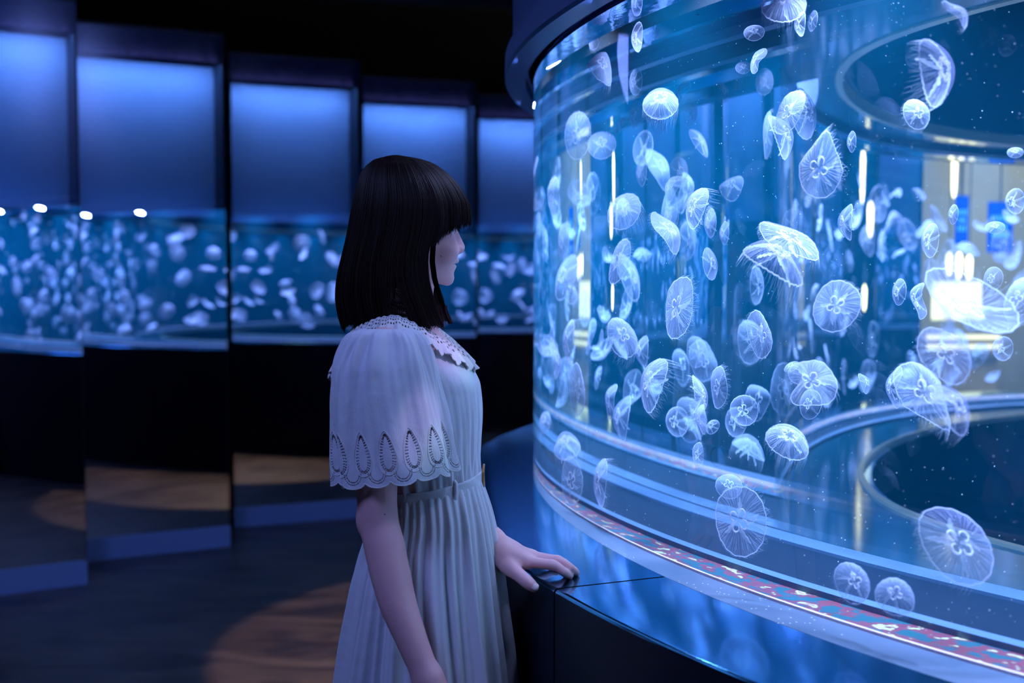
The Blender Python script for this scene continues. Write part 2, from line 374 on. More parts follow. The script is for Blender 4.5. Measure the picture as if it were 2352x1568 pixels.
ringpart('lid_gasket', [(2.06, Z1 - 0.02), (2.10, Z1 - 0.02), (2.10, Z1 + 0.01), (2.06, Z1 + 0.01)], M_PALE)
ringpart('inner_lip', [(1.82, Z1), (1.975, Z1), (1.975, Z1 + 0.03), (1.82, Z1 + 0.03)], M_TEAL)
ringpart('inner_lip_edge', [(1.80, Z1 - 0.004), (1.822, Z1 - 0.004), (1.822, Z1 + 0.03), (1.80, Z1 + 0.03)], M_EDGE)
ringpart('lid_shaft', [(1.78, Z1 + 0.03), (1.80, Z1 + 0.03), (1.80, 3.6), (1.78, 3.6)], M_LID)

# ------------------------------------------------------------------ moon jellyfish
def def_flat(v):
    x, y, z = v.T; return np.stack([x, y, z * 0.75 + 0.05 * np.sin(3 * np.arctan2(y, x)) * (x * x + y * y)], 1)
def def_dome(v): return v * np.array([1, 1, 1.5]) + 0
def def_bowl(v):
    x, y, z = v.T; k = 1 - 0.18 * np.clip(-z * 2 + 0.2, 0, 1); return np.stack([x * k, y * k, z * 2.2], 1)
def def_fold(v):
    x, y, z = v.T; return np.stack([x * (1 - 0.12 * y * y), y, z - 0.55 * y * y + 0.2 * np.abs(y) * x], 1)
def def_drop(v):
    x, y, z = v.T; p = np.clip(y, 0, 2)
    return np.stack([x * (1 - 0.72 * np.clip(p, 0, 1.15) ** 1.3), y * (1 + 0.28 * p) - 0.12, z + 0.10 * p + 0.06 * np.sin(4 * x)], 1)
def def_crescent(v):
    x, y, z = v.T; return np.stack([x, y, z * 1.7 - 0.18 * y * y], 1)
def def_wave(v):
    x, y, z = v.T; return np.stack([x + 0.14 * np.sin(2.6 * y), y, z * 0.9 + 0.22 * np.sin(2.7 * y + 0.6)], 1)
def def_lobe(v):
    x, y, z = v.T; k = 0.62 + 0.38 * np.clip(np.abs(y + 0.1) * 1.7, 0, 1); return np.stack([x * k, y * 1.08, z * 1.1 + 0.15 * np.cos(3 * y)], 1)
def def_notch(v):
    x, y, z = v.T; a = np.arctan2(y, x); r = np.hypot(x, y)
    k = 1 - 0.55 * np.exp(-((a + 1.9) / 0.42) ** 2) * np.clip(r, 0, 1) + 0.22 * np.exp(-((a + 2.55) / 0.28) ** 2) * r
    return np.stack([x * k, y * k, z + 0.05 * np.sin(5 * a) * r], 1)
def def_bean(v):
    x, y, z = v.T; return np.stack([x + 0.20 * (y - 0.1) ** 2 * np.where(y < 0, 1, 0.2), y * 1.05, z * 0.9], 1)
VARS = dict(flat=def_flat, dome=def_dome, bowl=def_bowl, fold=def_fold, drop=def_drop, crescent=def_crescent, wave=def_wave, lobe=def_lobe, notch=def_notch, bean=def_bean)
VARS['flatdim'] = def_flat; VARS['crescentdim'] = def_crescent; DIM = ('flatdim', 'crescentdim', 'bean')
H0 = 0.27
def tubes_np(paths, rads, n=4):
    b = MB()
    for p, r in zip(paths, rads): b.tube(p, r, n)
    return np.array(b.v), b.f
def bell_z(r): return H0 * (1 - r ** 2.3)
def make_jelly(var, detail=True):
    D = VARS[var]; rr = np.random.default_rng(abs(hash(var)) % 1 + len(var) * 17 + ord(var[0]))
    parts = []
    # bell: outer dome and under side in one closed shell
    n, m = (96, 18) if detail else (40, 9)
    prof = [(r, bell_z(r)) for r in np.linspace(0.0, 1, m)]
    prof += [(1.004, -0.012), (0.992, -0.024)] + [(r, bell_z(r) * 0.80 - 0.03) for r in np.linspace(0.97, 0.0, m - 2)]
    vs = []
    for i in range(n):
        a = 2 * PI * i / n
        for r, z in prof:
            q = r * (1 + (0.012 * math.cos(16 * a) + 0.02 * math.sin(3 * a + 1)) * r ** 6); vs.append((q * math.cos(a), q * math.sin(a), z))
    k = len(prof); fs = [(i * k + j, ((i + 1) % n) * k + j, ((i + 1) % n) * k + j + 1, i * k + j + 1) for i in range(n) for j in range(k - 1)]
    parts.append(('bell', np.array(vs), fs, M_BELLDIM if var in DIM else M_BELL))
    # thick bright margin
    pth = []; 
    for i in range(97):
        a = 2 * PI * i / 96; q = 0.985 + 0.012 * math.cos(16 * a) + 0.02 * math.sin(3 * a + 1); pth.append((q * math.cos(a), q * math.sin(a), -0.018 + 0.008 * math.sin(32 * a)))
    v, f = tubes_np([pth], [0.013], 5); parts.append(('bell_margin', v, f, M_RIM))
    # four horseshoe gonads
    for g in range(4):
        a0 = g * PI / 2 + 0.3; c = np.array([0.235 * math.cos(a0), 0.235 * math.sin(a0)]); p = []
        for t in np.linspace(-2.35, 2.35, 16):
            aa = a0 + t; p.append((c[0] + 0.125 * math.cos(aa), c[1] + 0.125 * math.sin(aa) * 1.0, 0.16 + 0.012 * math.sin(5 * t)))
        v, f = tubes_np([p], [[0.020 + 0.007 * math.sin(PI * i / 15) for i in range(16)]], 6); parts.append(('gonad', v, f, M_GON))
    if detail:
        # branching radial canals
        P = []; R = []
        for i in range(40):
            a = 2 * PI * i / 40 + rr.normal(0, 0.02)
            def run(r0, r1, a_, da, n_=7):
                out = []
                for t in np.linspace(0, 1, n_):
                    r = r0 + (r1 - r0) * t; b_ = a_ + da * t + 0.015 * math.sin(9 * t + i)
                    out.append((r * math.cos(b_), r * math.sin(b_), bell_z(r) * 0.80 - 0.036))
                return out
            P.append(run(0.30, 0.97, a, 0)); R.append(0.0042)
            if i % 2 == 0:
                P.append(run(0.55, 0.97, a, 0.07)); R.append(0.0034); P.append(run(0.62, 0.97, a, -0.07)); R.append(0.0034)
                P.append(run(0.74, 0.97, a + 0.035, 0.04, 5)); R.append(0.003)
        v, f = tubes_np(P, R, 3); parts.append(('radial_canals', v, f, M_ARM))
    # oral arms: frilled ribbons hanging from the mouth
    for g in range(4):
        a0 = g * PI / 2 + 0.3 + PI / 4; L = 0.62 + 0.2 * rr.random(); vs = []; fs = []; nn = 16
        for i in range(nn + 1):
            t = i / nn; r = 0.05 + L * t ** 0.9; cz = 0.10 - 0.10 * math.sin(PI * t * 0.7) - 0.16 * t * t; wv = 0.075 * math.sin(PI * (0.08 + 0.9 * t)) + 0.008
            aa = a0 + 0.25 * math.sin(2.4 * t + g)
            for s_, dz in ((-1, 0.02), (0, -0.03), (1, 0.02)):
                of = wv * s_ * (1 + 0.25 * math.sin(22 * t + s_))
                vs.append((r * math.cos(aa) - of * math.sin(aa), r * math.sin(aa) + of * math.cos(aa), cz + dz + 0.012 * math.sin(26 * t + 2 * s_)))
        for i in range(nn):
            for j in range(2): fs.append((i * 3 + j, i * 3 + j + 1, i * 3 + 3 + j + 1, i * 3 + 3 + j))
        parts.append(('oral_arm', np.array(vs), fs, M_ARM))
    if detail:
        P = []; R = []
        for i in range(110):
            a = 2 * PI * i / 110 + rr.normal(0, 0.02); L = 0.10 + 0.22 * rr.random() * (0.6 + 0.8 * (math.sin(a) > 0)); sw = rr.normal(0, 0.25)
            p = [(( 0.98 + L * 0.45 * t) * math.cos(a + sw * t * t * 0.35), (0.98 + L * 0.45 * t) * math.sin(a + sw * t * t * 0.35), -0.02 - L * t * (0.6 + 0.4 * t)) for t in np.linspace(0, 1, 6)]
            P.append(p); R.append([0.0035, 0.003, 0.0028, 0.0022, 0.0016, 0.001])
        v, f = tubes_np(P, R, 3); parts.append(('tentacle_fringe', v, f, M_TEN))
    meshes = []
    for nm, v, f, mt in parts:
        me = bpy.data.meshes.new(nm); me.from_pydata(D(np.asarray(v, float)).tolist(), [], [list(q) for q in f]); me.update()
        me.polygons.foreach_set('use_smooth', [True] * len(me.polygons)); me.materials.append(mt); meshes.append((nm, me))
    return meshes
JM = {}
def jelly_meshes(var, detail):
    if (var, detail) not in JM: JM[(var, detail)] = make_jelly(var, detail)
    return JM[(var, detail)]
def place_jelly(var, detail, loc, basis, scale, label, group):
    r = empty('moon_jellyfish', tuple(loc), label, 'jellyfish', group)
    r.rotation_mode = 'QUATERNION'; r.rotation_quaternion = Matrix(np.array(basis).T.tolist()).to_quaternion(); r.scale = (scale,) * 3
    for nm, me in jelly_meshes(var, detail):
        o = bpy.data.objects.new(nm, me); COL.objects.link(o); o.parent = r
        if nm == 'tentacle_fringe': o['kind'] = 'stuff'
    return r

# light bends at the tank wall: follow the line of sight into the water
TCN = np.array(TC); NW = 1.34
def _cyl(o, d, R):
    oc = o[:2] - TCN; A = d[:2] @ d[:2]; B = oc @ d[:2]; K = oc @ oc - R * R; D_ = B * B - A * K
    if D_ < 0: return None
    ts = [t for t in ((-B - math.sqrt(D_)) / A, (-B + math.sqrt(D_)) / A) if t > 1e-6]
    return min(ts) if ts else None
def into_water(px, py):
    d = pix_dir(px, py); d = d / np.linalg.norm(d); o = np.array([0, 0, CAM_H]); t = _cyl(o, d, R_OUT)
    if t is None: return None
    h = o + d * t; n = np.r_[(h[:2] - TCN) / R_OUT, 0]; e = 1 / NW; ci = -d @ n
    d2 = e * d + (e * ci - math.sqrt(1 - e * e * (1 - ci * ci))) * n
    return h, d2 / np.linalg.norm(d2)
def water_path(px, py):
    h, d = into_water(px, py); c = [t for t in (_cyl(h + d * 1e-4, d, R_IN), _cyl(h + d * 1e-4, d, R_OUT)) if t]
    for zz in (Z0 + 0.03, Z1 - 0.03):
        t = (zz - h[2]) / d[2]
        if t > 0: c.append(t)
    return h, d, min(c)
def jelly_at(px, py, major, minor, ang, frac, var, face, label, detail=True, group=None):
    h, d, tm = water_path(px, py); t = max(0.05, min(frac * min(tm, 1.7), tm - 0.02)); P = h + d * t
    e = 3.0; J = []
    for dx, dy in ((e, 0), (0, e)):
        q = into_water(px + dx, py + dy) or into_water(px - dx, py - dy); s_ = 1 if into_water(px + dx, py + dy) else -1
        Q = q[0] + q[1] * ((P - q[0]) @ d / (q[1] @ d)); J.append((Q - P) / e * s_)
    a = math.radians(ang)                                   # counter-clockwise in the picture
    wv = J[0] * math.cos(a) - J[1] * math.sin(a); wm = -J[0] * math.sin(a) - J[1] * math.cos(a)
    R1 = np.linalg.norm(wv) * major / 2; R2 = np.linalg.norm(wm) * abs(minor) / 2
    e1 = wv / np.linalg.norm(wv); v = d; e2 = np.cross(v, e1); e2 /= np.linalg.norm(e2)
    if e2 @ wm < 0: e2 = -e2
    ct = min(0.98, max(0.10, R2 / R1 * (1.0 if abs(minor) / major > 0.6 else 0.85))); st = math.sqrt(1 - ct * ct) * (1 if minor > 0 else -1)
    nz = face * v * ct + e2 * st; nz -= e1 * (nz @ e1); nz /= np.linalg.norm(nz); ex = np.cross(e1, nz)
    return place_jelly(var, detail, P, (ex, e1, nz), R1, label, group)

JELLIES = [
    (1800, 10, 108, 84, 0, .35, 'bowl', 1, 'bright bowl shaped jellyfish cut by the top edge of the view'),
    (2150, 165, 160, 74, -80, .22, 'crescentdim', -1, "big crescent jellyfish seen side on, fringe to one side, near the lid's round opening"),
    (2197, 30, 80, 26, -55, .30, 'wave', -1, 'narrow twisted jellyfish at the lid above the big crescent one'),
    (1813, 258, 112, 62, 60, .30, 'flat', 1, 'tilted oval jellyfish showing its white arms, above the teardrop one'),
    (1887, 378, 138, 104, 80, .25, 'drop', 1, 'teardrop shaped jellyfish with a pointed top'),
    (1516, 240, 86, 66, 0, .40, 'bowl', -1, 'domed jellyfish with two bright loops and trailing arms below'),
    (1325, 311, 110, 70, 85, .40, 'flat', 1, 'upright oval jellyfish with a small clover centre near the tank edge'),
    (1381, 333, 66, 62, 0, .70, 'dome', -1, 'pale plain round jellyfish touching the oval clover one'),
    (1380, 66, 92, 48, 55, .45, 'lobe', -1, "two lobed pale jellyfish nearest the lid's curved edge"),
    (1382, 150, 72, 52, -40, .55, 'fold', -1, 'pale folded jellyfish below the two lobed one'),
    (1460, 188, 62, 34, 88, .70, 'dome', 1, 'soft narrow jellyfish stacked over another beside the domed one'),
    (1461, 262, 64, 34, 88, .85, 'dome', -1, 'soft narrow jellyfish stacked under another beside the domed one'),
    (1430, 282, 60, 26, 35, .9, 'fold', -1, 'small bent jellyfish hanging by the two stacked soft ones'),
    (1566, 212, 54, 30, 60, .9, 'lobe', -1, 'small hourglass shaped blurred jellyfish beside the domed one'),
    (1740, 138, 60, 30, 62, .6, 'lobe', 1, 'pale jellyfish curled at the top between dome and teardrop jellyfish'),
    (1707, 155, 36, 28, 0, .75, 'dome', -1, 'small round jellyfish tucked against the curled pale one'),
    (1432, 485, 84, 70, 25, .30, 'dome', -1, 'domed jellyfish with a crisp four ring clover on top'),
    (1530, 532, 112, 44, -62, .35, 'wave', -1, 'slim slanting jellyfish with ruffled underside'),
    (1598, 475, 98, 48, 70, .28, 'crescent', 1, 'brightest white slanting jellyfish with long fine fringe'),
    (1423, 601, 104, 46, 72, .40, 'bean', 1, 'leaning narrow jellyfish below the crisp clover dome'),
    (1559, 706, 146, 74, 78, .28, 'flat', 1, 'large upright leaning jellyfish with strong radial lines'),
    (1545, 425, 66, 32, 50, .85, 'fold', 1, 'blurred boomerang shaped jellyfish above the slim slanting one'),
    (1541, 500, 52, 34, 88, .9, 'dome', -1, 'blurred ring jellyfish partly behind the slim slanting one'),
    (1633, 512, 68, 26, 88, .8, 'dome', -1, 'pale narrow oval jellyfish beside the brightest one'),
    (1665, 535, 54, 20, 88, .9, 'dome', -1, 'dim narrow oval jellyfish next to the two crossing long ones'),
    (1630, 606, 76, 34, -80, .7, 'dome', -1, 'smooth pale oval jellyfish above the large ribbed one'),
    (1812, 552, 156, 62, -28, 0.30, 'flatdim', 1, 'long jellyfish with bright centre, upper of the crossing pair'),
    (1780, 598, 158, 58, -30, 0.10, 'crescentdim', -1, 'long violet jellyfish with hanging arms, lower of the crossing pair'),
    (1921, 703, 122, 106, 40, .20, 'flat', 1, 'round jellyfish with double rim and four neat rings'),
    (1744, 768, 112, 62, -80, .45, 'flat', 1, 'oval jellyfish with a bright cross centre'),
    (1428, 775, 92, 62, -48, .35, 'dome', -1, 'grey violet jellyfish tilted over a warm glow'),
    (1476, 806, 72, 26, 88, .85, 'crescent', -1, 'faint sliver jellyfish behind the grey violet tilted one'),
    (1498, 880, 128, 54, 72, .30, 'crescent', 1, 'leaning jellyfish with ribbed side and a trailing thread'),
    (1325, 895, 122, 42, -88, .35, 'flat', 1, 'tall grey oval jellyfish low near the tank edge'),
    (1313, 655, 86, 44, 88, .40, 'dome', -1, 'flat grey blue oval jellyfish near the tank edge'),
    (1306, 782, 100, 22, 85, .40, 'crescent', -1, 'thin upright blade like jellyfish under the flat grey oval'),
    (1274, 822, 94, 22, -85, .45, 'wave', -1, "thin wavy jellyfish nearest the tank's vertical edge"),
    (1862, 880, 124, 104, -10, .20, 'notch', 1, 'round jellyfish with a deep notch and a pointed corner'),
    (1808, 1016, 112, 68, -25, .25, 'bowl', 1, 'bowl jellyfish tipped over, ribs inside, dark water below'),
    (1709, 942, 74, 68, 90, .60, 'bowl', 1, 'glowing white ring jellyfish'),
    (1651, 889, 98, 44, 88, .50, 'flat', -1, 'clear thin oval jellyfish beside the glowing ring'),
    (1605, 912, 100, 18, -85, .55, 'crescent', -1, 'needle thin upright jellyfish'),
    (1612, 962, 68, 24, 88, .5, 'wave', -1, 'short narrow jellyfish at the foot of the needle thin one'),
    (1603, 1044, 58, 30, 85, .45, 'flat', 1, 'small oval jellyfish lowest of the three in a column'),
    (1637, 980, 38, 26, 50, .75, 'bowl', 1, 'tiny bright cup shaped jellyfish'),
    (1555, 968, 72, 54, 90, .85, 'bowl', 1, 'blurred square ring jellyfish'),
    (1404, 922, 84, 24, 75, .58, 'wave', -1, 'blurred upright sliver jellyfish, shorter of a close pair'),
    (1430, 958, 104, 28, 82, .8, 'crescent', -1, 'blurred upright sliver jellyfish, longer of a close pair'),
    (1300, 1030, 64, 46, 10, .45, 'bowl', -1, "mushroom shaped pale jellyfish over the tank bottom's corner"),
    (1312, 1104, 74, 64, 60, .35, 'flat', 1, 'round see through jellyfish with a long thick arm'),
    (1379, 1106, 112, 28, 85, .30, 'crescent', -1, 'upright ribbon like jellyfish beside the see through round one'),
    (1262, 1132, 26, 18, -60, .4, 'dome', -1, 'tiny pale jellyfish at the foot of the tank edge'),
    (1700, 1196, 160, 120, 82, .12, 'flat', 1, 'large crisp jellyfish with branching veins and four bright rings'),
    (1674, 1116, 62, 56, 0, .6, 'dome', -1, 'pale blurred dome rising behind the large crisp veined jellyfish'),
    (1957, 1338, 106, 78, -58, .18, 'bowl', 1, 'small ruffled jellyfish on the tank bottom, leaning away from its neighbour'),
    (2055, 1370, 98, 86, -15, .16, 'bowl', 1, 'small cup jellyfish on the tank bottom with fine upright fringe'),
    (2198, 1250, 200, 136, -55, 0.16, 'bean', -1, 'large smooth jellyfish with a curled tail over the dark round floor'),
    (2228, 692, 232, -122, -27, 0.20, 'bean', 1, 'largest violet jellyfish with dark trailing threads'),
    (2168, 816, 150, 98, -50, .14, 'flatdim', 1, 'amber tinted jellyfish hanging below the largest violet one'),
    (2122, 912, 162, 104, -55, 0.34, 'drop', 1, 'pale jellyfish with four loops, overlapped by a smooth one'),
    (2188, 936, 136, 62, -58, 0.08, 'crescentdim', -1, 'smooth violet leaf shaped jellyfish overlapping the four loop one'),
    (2345, 690, 110, 76, 70, 0.55, 'dome', -1, "smooth violet jellyfish cut by the view's edge beside the largest"),
    (2332, 462, 62, 44, 90, .75, 'bowl', 1, 'white ring jellyfish beside the blue signs'),
    (2281, 640, 56, 44, 80, .8, 'dome', -1, 'soft cream jellyfish above the largest violet one'),
    (2138, 552, 80, 42, 85, .7, 'dome', 1, 'soft jellyfish with a bright middle beside the warm lamps'),
    (2190, 492, 46, 24, 85, .8, 'dome', -1, 'small blurred jellyfish in front of the narrow blue sign'),
    (2286, 522, 46, 28, 0, .8, 'dome', -1, 'small blurred jellyfish lying across the wide blue sign'),
    (2112, 690, 84, 32, 80, .7, 'wave', 1, "white blurred jellyfish hanging at the warm glow's edge"),
    (2303, 800, 56, 48, 85, .6, 'dome', 1, 'round soft jellyfish against the grey wall under the largest one'),
    (2332, 350, 38, 24, 0, .7, 'dome', -1, 'small pale cap just below the cream rim of the lid opening'),
    (2056, 888, 90, 32, 86, .8, 'lobe', -1, 'dim wavy jellyfish behind the four loop one'),
    (1838, 55, 58, 24, 86, .6, 'crescent', -1, 'short upright pale jellyfish by the bowl at the lid'),
    (1867, 48, 50, 22, 80, .7, 'dome', -1, 'dim curved jellyfish beside the short upright one at the lid'),
    (1795, 312, 108, 30, -70, .7, 'crescent', -1, 'long pale jellyfish hanging behind the tilted oval one'),
    (1845, 262, 120, 56, -80, .85, 'dome', -1, 'ghostly large oval jellyfish behind the tilted oval one'),
    (1732, 75, 48, 36, 0, .7, 'dome', -1, 'small pale dome just below the bowl at the lid'),
    (2105, 262, 72, 58, -60, .5, 'dome', 1, 'dark see through jellyfish under the crescent one'),
    (2066, 670, 62, 34, 85, .8, 'dome', -1, 'dim oval jellyfish in open water before the largest one'),
    (1861, 928, 70, 50, 80, .85, 'dome', -1, 'ghostly jellyfish behind the notched one'),
    (1818, 842, 38, 22, 30, .8, 'dome', -1, "small bright cap beside the notched jellyfish's rim"),
    (1272, 450, 90, 34, 88, .5, 'wave', -1, "tall pale jellyfish close along the tank's vertical edge"),
    (1294, 555, 84, 28, 88, .55, 'dome', -1, 'smooth upright jellyfish above the flat grey oval'),
    (1250, 970, 34, 24, 40, .4, 'dome', -1, "little shining jellyfish over the tank edge's foot"),
    (1463, 85, 70, 28, 88, .9, 'crescent', -1, 'striped blurred jellyfish high beside the two lobed one'),
    (1475, 395, 66, 22, 88, .9, 'dome', -1, 'dim bluish oval under the domed jellyfish'),
    (1986, 880, 50, 18, -70, .8, 'crescent', -1, 'small slanting sliver in the vertical streaks'),
    (1957, 325, 50, 20, 88, .8, 'dome', -1, 'small pale upright oval above the streaked water'),
    (1945, 510, 84, 22, 88, .85, 'crescent', -1, 'narrow upright jellyfish amid vertical streaks'),
]
for px, py, mj, mn, an, fr, va, fc, lb in JELLIES:
    jelly_at(px, py, mj, mn, an, fr, va, fc, lb, detail=(fr <= 0.55), group='moon jellyfish in the ring tank')

# jellyfish of the far side and of the side that faces the panels
k_ = 0
for n_, (a0, a1), lb in ((85, (88, 172), 'distant pale jellyfish blurred among many on the panel side of the tank'),
                         (38, (18, 88), 'faraway soft jellyfish blurred on the back side of the tank')):
    for i in range(n_):
        a = math.radians(a0 + (a1 - a0) * (i + rng.random()) / n_); r = (2.12, 2.52, 2.32)[i % 3] + rng.uniform(-0.03, 0.03); z = rng.uniform(Z0 + 0.09, Z1 - 0.11)
        q = Quaternion((rng.normal(), rng.normal(), rng.normal(), rng.normal())).normalized().to_matrix(); B_ = np.array(q).T
        var = ['dome', 'flat', 'bowl', 'fold', 'crescent', 'wave'][k_ % 6]; k_ += 1
        place_jelly(var, False, (TC[0] + r * math.cos(a), TC[1] + r * math.sin(a), z), B_, rng.uniform(0.042, 0.074), lb, lb.replace('distant pale jellyfish', 'jellyfish').replace('faraway soft jellyfish', 'jellyfish'))

# ------------------------------------------------------------------ lit things of the room beyond, seen through the tank
def emi(name, col, st):
    m, nt, out = nmat(name); e = N(nt, 'ShaderNodeEmission'); e.inputs[0].default_value = (*col, 1); e.inputs[1].default_value = st
    nt.links.new(e.outputs[0], out.inputs[0]); return m
M_WARM = emi('warm lamp glow', (1.0, 0.80, 0.42), 5.0)
M_WARM2 = emi('soft warm glow', (1.0, 0.84, 0.50), 2.0)
M_GREY = pbr('grey plaster partition', (0.42, 0.44, 0.42), 0.8, noise=(2, (0.30, 0.33, 0.36)))
M_CREAM = pbr('cream counter front', (0.75, 0.68, 0.48), 0.5)
def pendant(x, y, z0, z1, r, label):
    e = empty('pendant_lamp', (x, y, z1), label, 'lamp', 'warm pendant lamps beyond the tank')
    b = MB(); h = z1 - z0
    prof = [(0.001, 0.0), (r * 0.6, -0.01), (r, -h * 0.2), (r * 0.85, -h * 0.8), (r * 0.5, -h * 0.98), (0.001, -h)]
    b.lathe(prof, (0, 0), n=16, closed_prof=False); b.build('lamp_shade', M_WARM, e, True)
    b = MB(); b.tube([(0, 0, 0), (0, 0, 3.6 - z1)], 0.006, 6); b.build('cord', M_BLACK, e)
for x, y, z0, z1, r, lb in ((0.84, 9.3, 1.95, 2.35, 0.05, 'warm hanging lamp high in the gap between panels, closest to the row'),
                            (1.02, 9.9, 1.72, 2.0, 0.07, 'warm squat hanging lamp in the gap between panels'),
                            (0.92, 9.6, 1.15, 1.35, 0.05, 'small warm hanging lamp low in the gap between panels'),
                            (2.22, 8.7, 1.95, 2.25, 0.035, 'warm hanging lamp over the narrow blue sign'),
                            (2.20, 8.8, 1.42, 1.58, 0.04, 'short warm lamp first of three above the cream counter'),
                            (2.32, 8.8, 1.40, 1.58, 0.04, 'short warm lamp middle of three above the cream counter'),
                            (2.44, 8.8, 1.39, 1.56, 0.04, 'short warm lamp last of three above the cream counter')):
    pendant(x, y, z0, z1, r, lb)
e = empty('shop_counter', (2.50, 9.75, 0), 'cream lit counter with glowing shelf front beyond the tank', 'counter')
b = MB(); b.box((0, 0, 0.45), (0.9, 0.5, 0.9)); b.box((0, -0.02, 0.92), (1.0, 0.6, 0.04)); b.build('counter_body', M_CREAM, e)
b = MB(); b.box((0, -0.27, 0.92), (0.96, 0.01, 0.10)); b.box((0, 0.2, 1.22), (0.7, 0.03, 0.30)); b.build('light_strip', M_WARM2, e)
b = MB(); b.box((4.3, 10.6, 1.6), (4.6, 0.12, 3.2)); o = struct(b.build('wall_far_right', M_GREY))
lamp('shop_lamp', 'AREA', (3.0, 8.6, 3.2), 60, (1.0, 0.82, 0.55), (3.4, 10.4, 1.2), size=0.8)
M_SBLUE = emi('lit blue sign', (0.01, 0.05, 0.55), 1.4); M_SCY = emi('pale blue sign lettering', (0.12, 0.55, 0.9), 1.2)
def sign(x, w_, z, label):
    e = empty('lit_sign', (x, 8.5, z), label, 'sign', 'lit blue signs beyond the tank')
    b = MB(); b.box((0, 0, 0), (w_, 0.04, 0.34)); b.build('sign_board', M_SBLUE, e)
    b = MB()
    for j, ln in enumerate((0.8, 0.55, 0.7)):
        n = max(3, int(w_ * ln / 0.03)); 
        for q in range(n): b.box((-w_ * ln / 2 + (q + 0.5) * w_ * ln / n, -0.022, 0.06 - j * 0.055), (w_ * ln / n * 0.6, 0.006, 0.032))
    b.build('lettering', M_SCY, e); b = MB(); b.tube([(0, 0, 0.17), (0, 0, 3.6 - z)], 0.008, 6); b.build('hanger', M_BLACK, e)
sign(2.28, 0.15, 1.78, 'narrow lit blue sign with blurred pale lettering beside the warm lamps')
sign(2.70, 0.26, 1.74, 'wide lit blue sign with blurred pale lettering against the grey wall')

# ------------------------------------------------------------------ the woman
WY = 2.04                                   # distance of her middle from the lens
M_SKIN = pbr('skin', (0.80, 0.46, 0.46), 0.45, 0.0, 0.4, bump=(900, 0.05, 0.0004), noise=(14, (0.74, 0.39, 0.41)), subs=0.12)
M_HAIR = pbr('dark brown hair', (0.012, 0.006, 0.005), 0.5, 0.0, 0.16)
M_LIP = pbr('lips', (0.55, 0.20, 0.22), 0.4)
M_LIPD = pbr('dark mole', (0.10, 0.04, 0.035), 0.6)
M_EYE = pbr('eye white', (0.8, 0.8, 0.82), 0.15)
M_IRIS = pbr('dark iris', (0.02, 0.012, 0.01), 0.1)
M_NAIL = pbr('finger nail', (0.80, 0.56, 0.56), 0.22)
PERSON = empty('person', (-0.18, WY, 0), 'woman in white eyelet dress with dark bob, hand on the plinth, facing the tank', 'person')
PO = np.array([-0.18, WY, 0.0])
def pchild(name, v, f, mat, parent=PERSON, smooth=True):
    return mesh_obj(name, np.asarray(v, float) - PO, f, mat, parent, smooth)

def pchip(x, xp, fp):
    x = np.asarray(x, float); xp = np.asarray(xp, float); fp = np.asarray(fp, float); h = np.diff(xp); dl = np.diff(fp) / h; m = np.zeros(len(xp))
    if len(xp) < 3: return np.interp(x, xp, fp)
    for i in range(1, len(xp) - 1):
        if dl[i - 1] * dl[i] > 0:
            w1, w2 = 2 * h[i] + h[i - 1], h[i] + 2 * h[i - 1]; m[i] = (w1 + w2) / (w1 / dl[i - 1] + w2 / dl[i])
    m[0], m[-1] = dl[0], dl[-1]; xc = np.clip(x, xp[0], xp[-1]); k = np.clip(np.searchsorted(xp, xc) - 1, 0, len(h) - 1); t = (xc - xp[k]) / h[k]
    return (2 * t ** 3 - 3 * t ** 2 + 1) * fp[k] + (t ** 3 - 2 * t ** 2 + t) * h[k] * m[k] + (-2 * t ** 3 + 3 * t ** 2) * fp[k + 1] + (t ** 3 - t ** 2) * h[k] * m[k + 1]
def axis(segs):
    """segs = [(start, end, step), ...] joined into one rising axis"""
    out = [segs[0][0]]
    for a, b_, st in segs:
        n = max(1, int(round((b_ - a) / st))); out += list(a + (b_ - a) * (np.arange(1, n + 1) / n))
    return np.array(out)
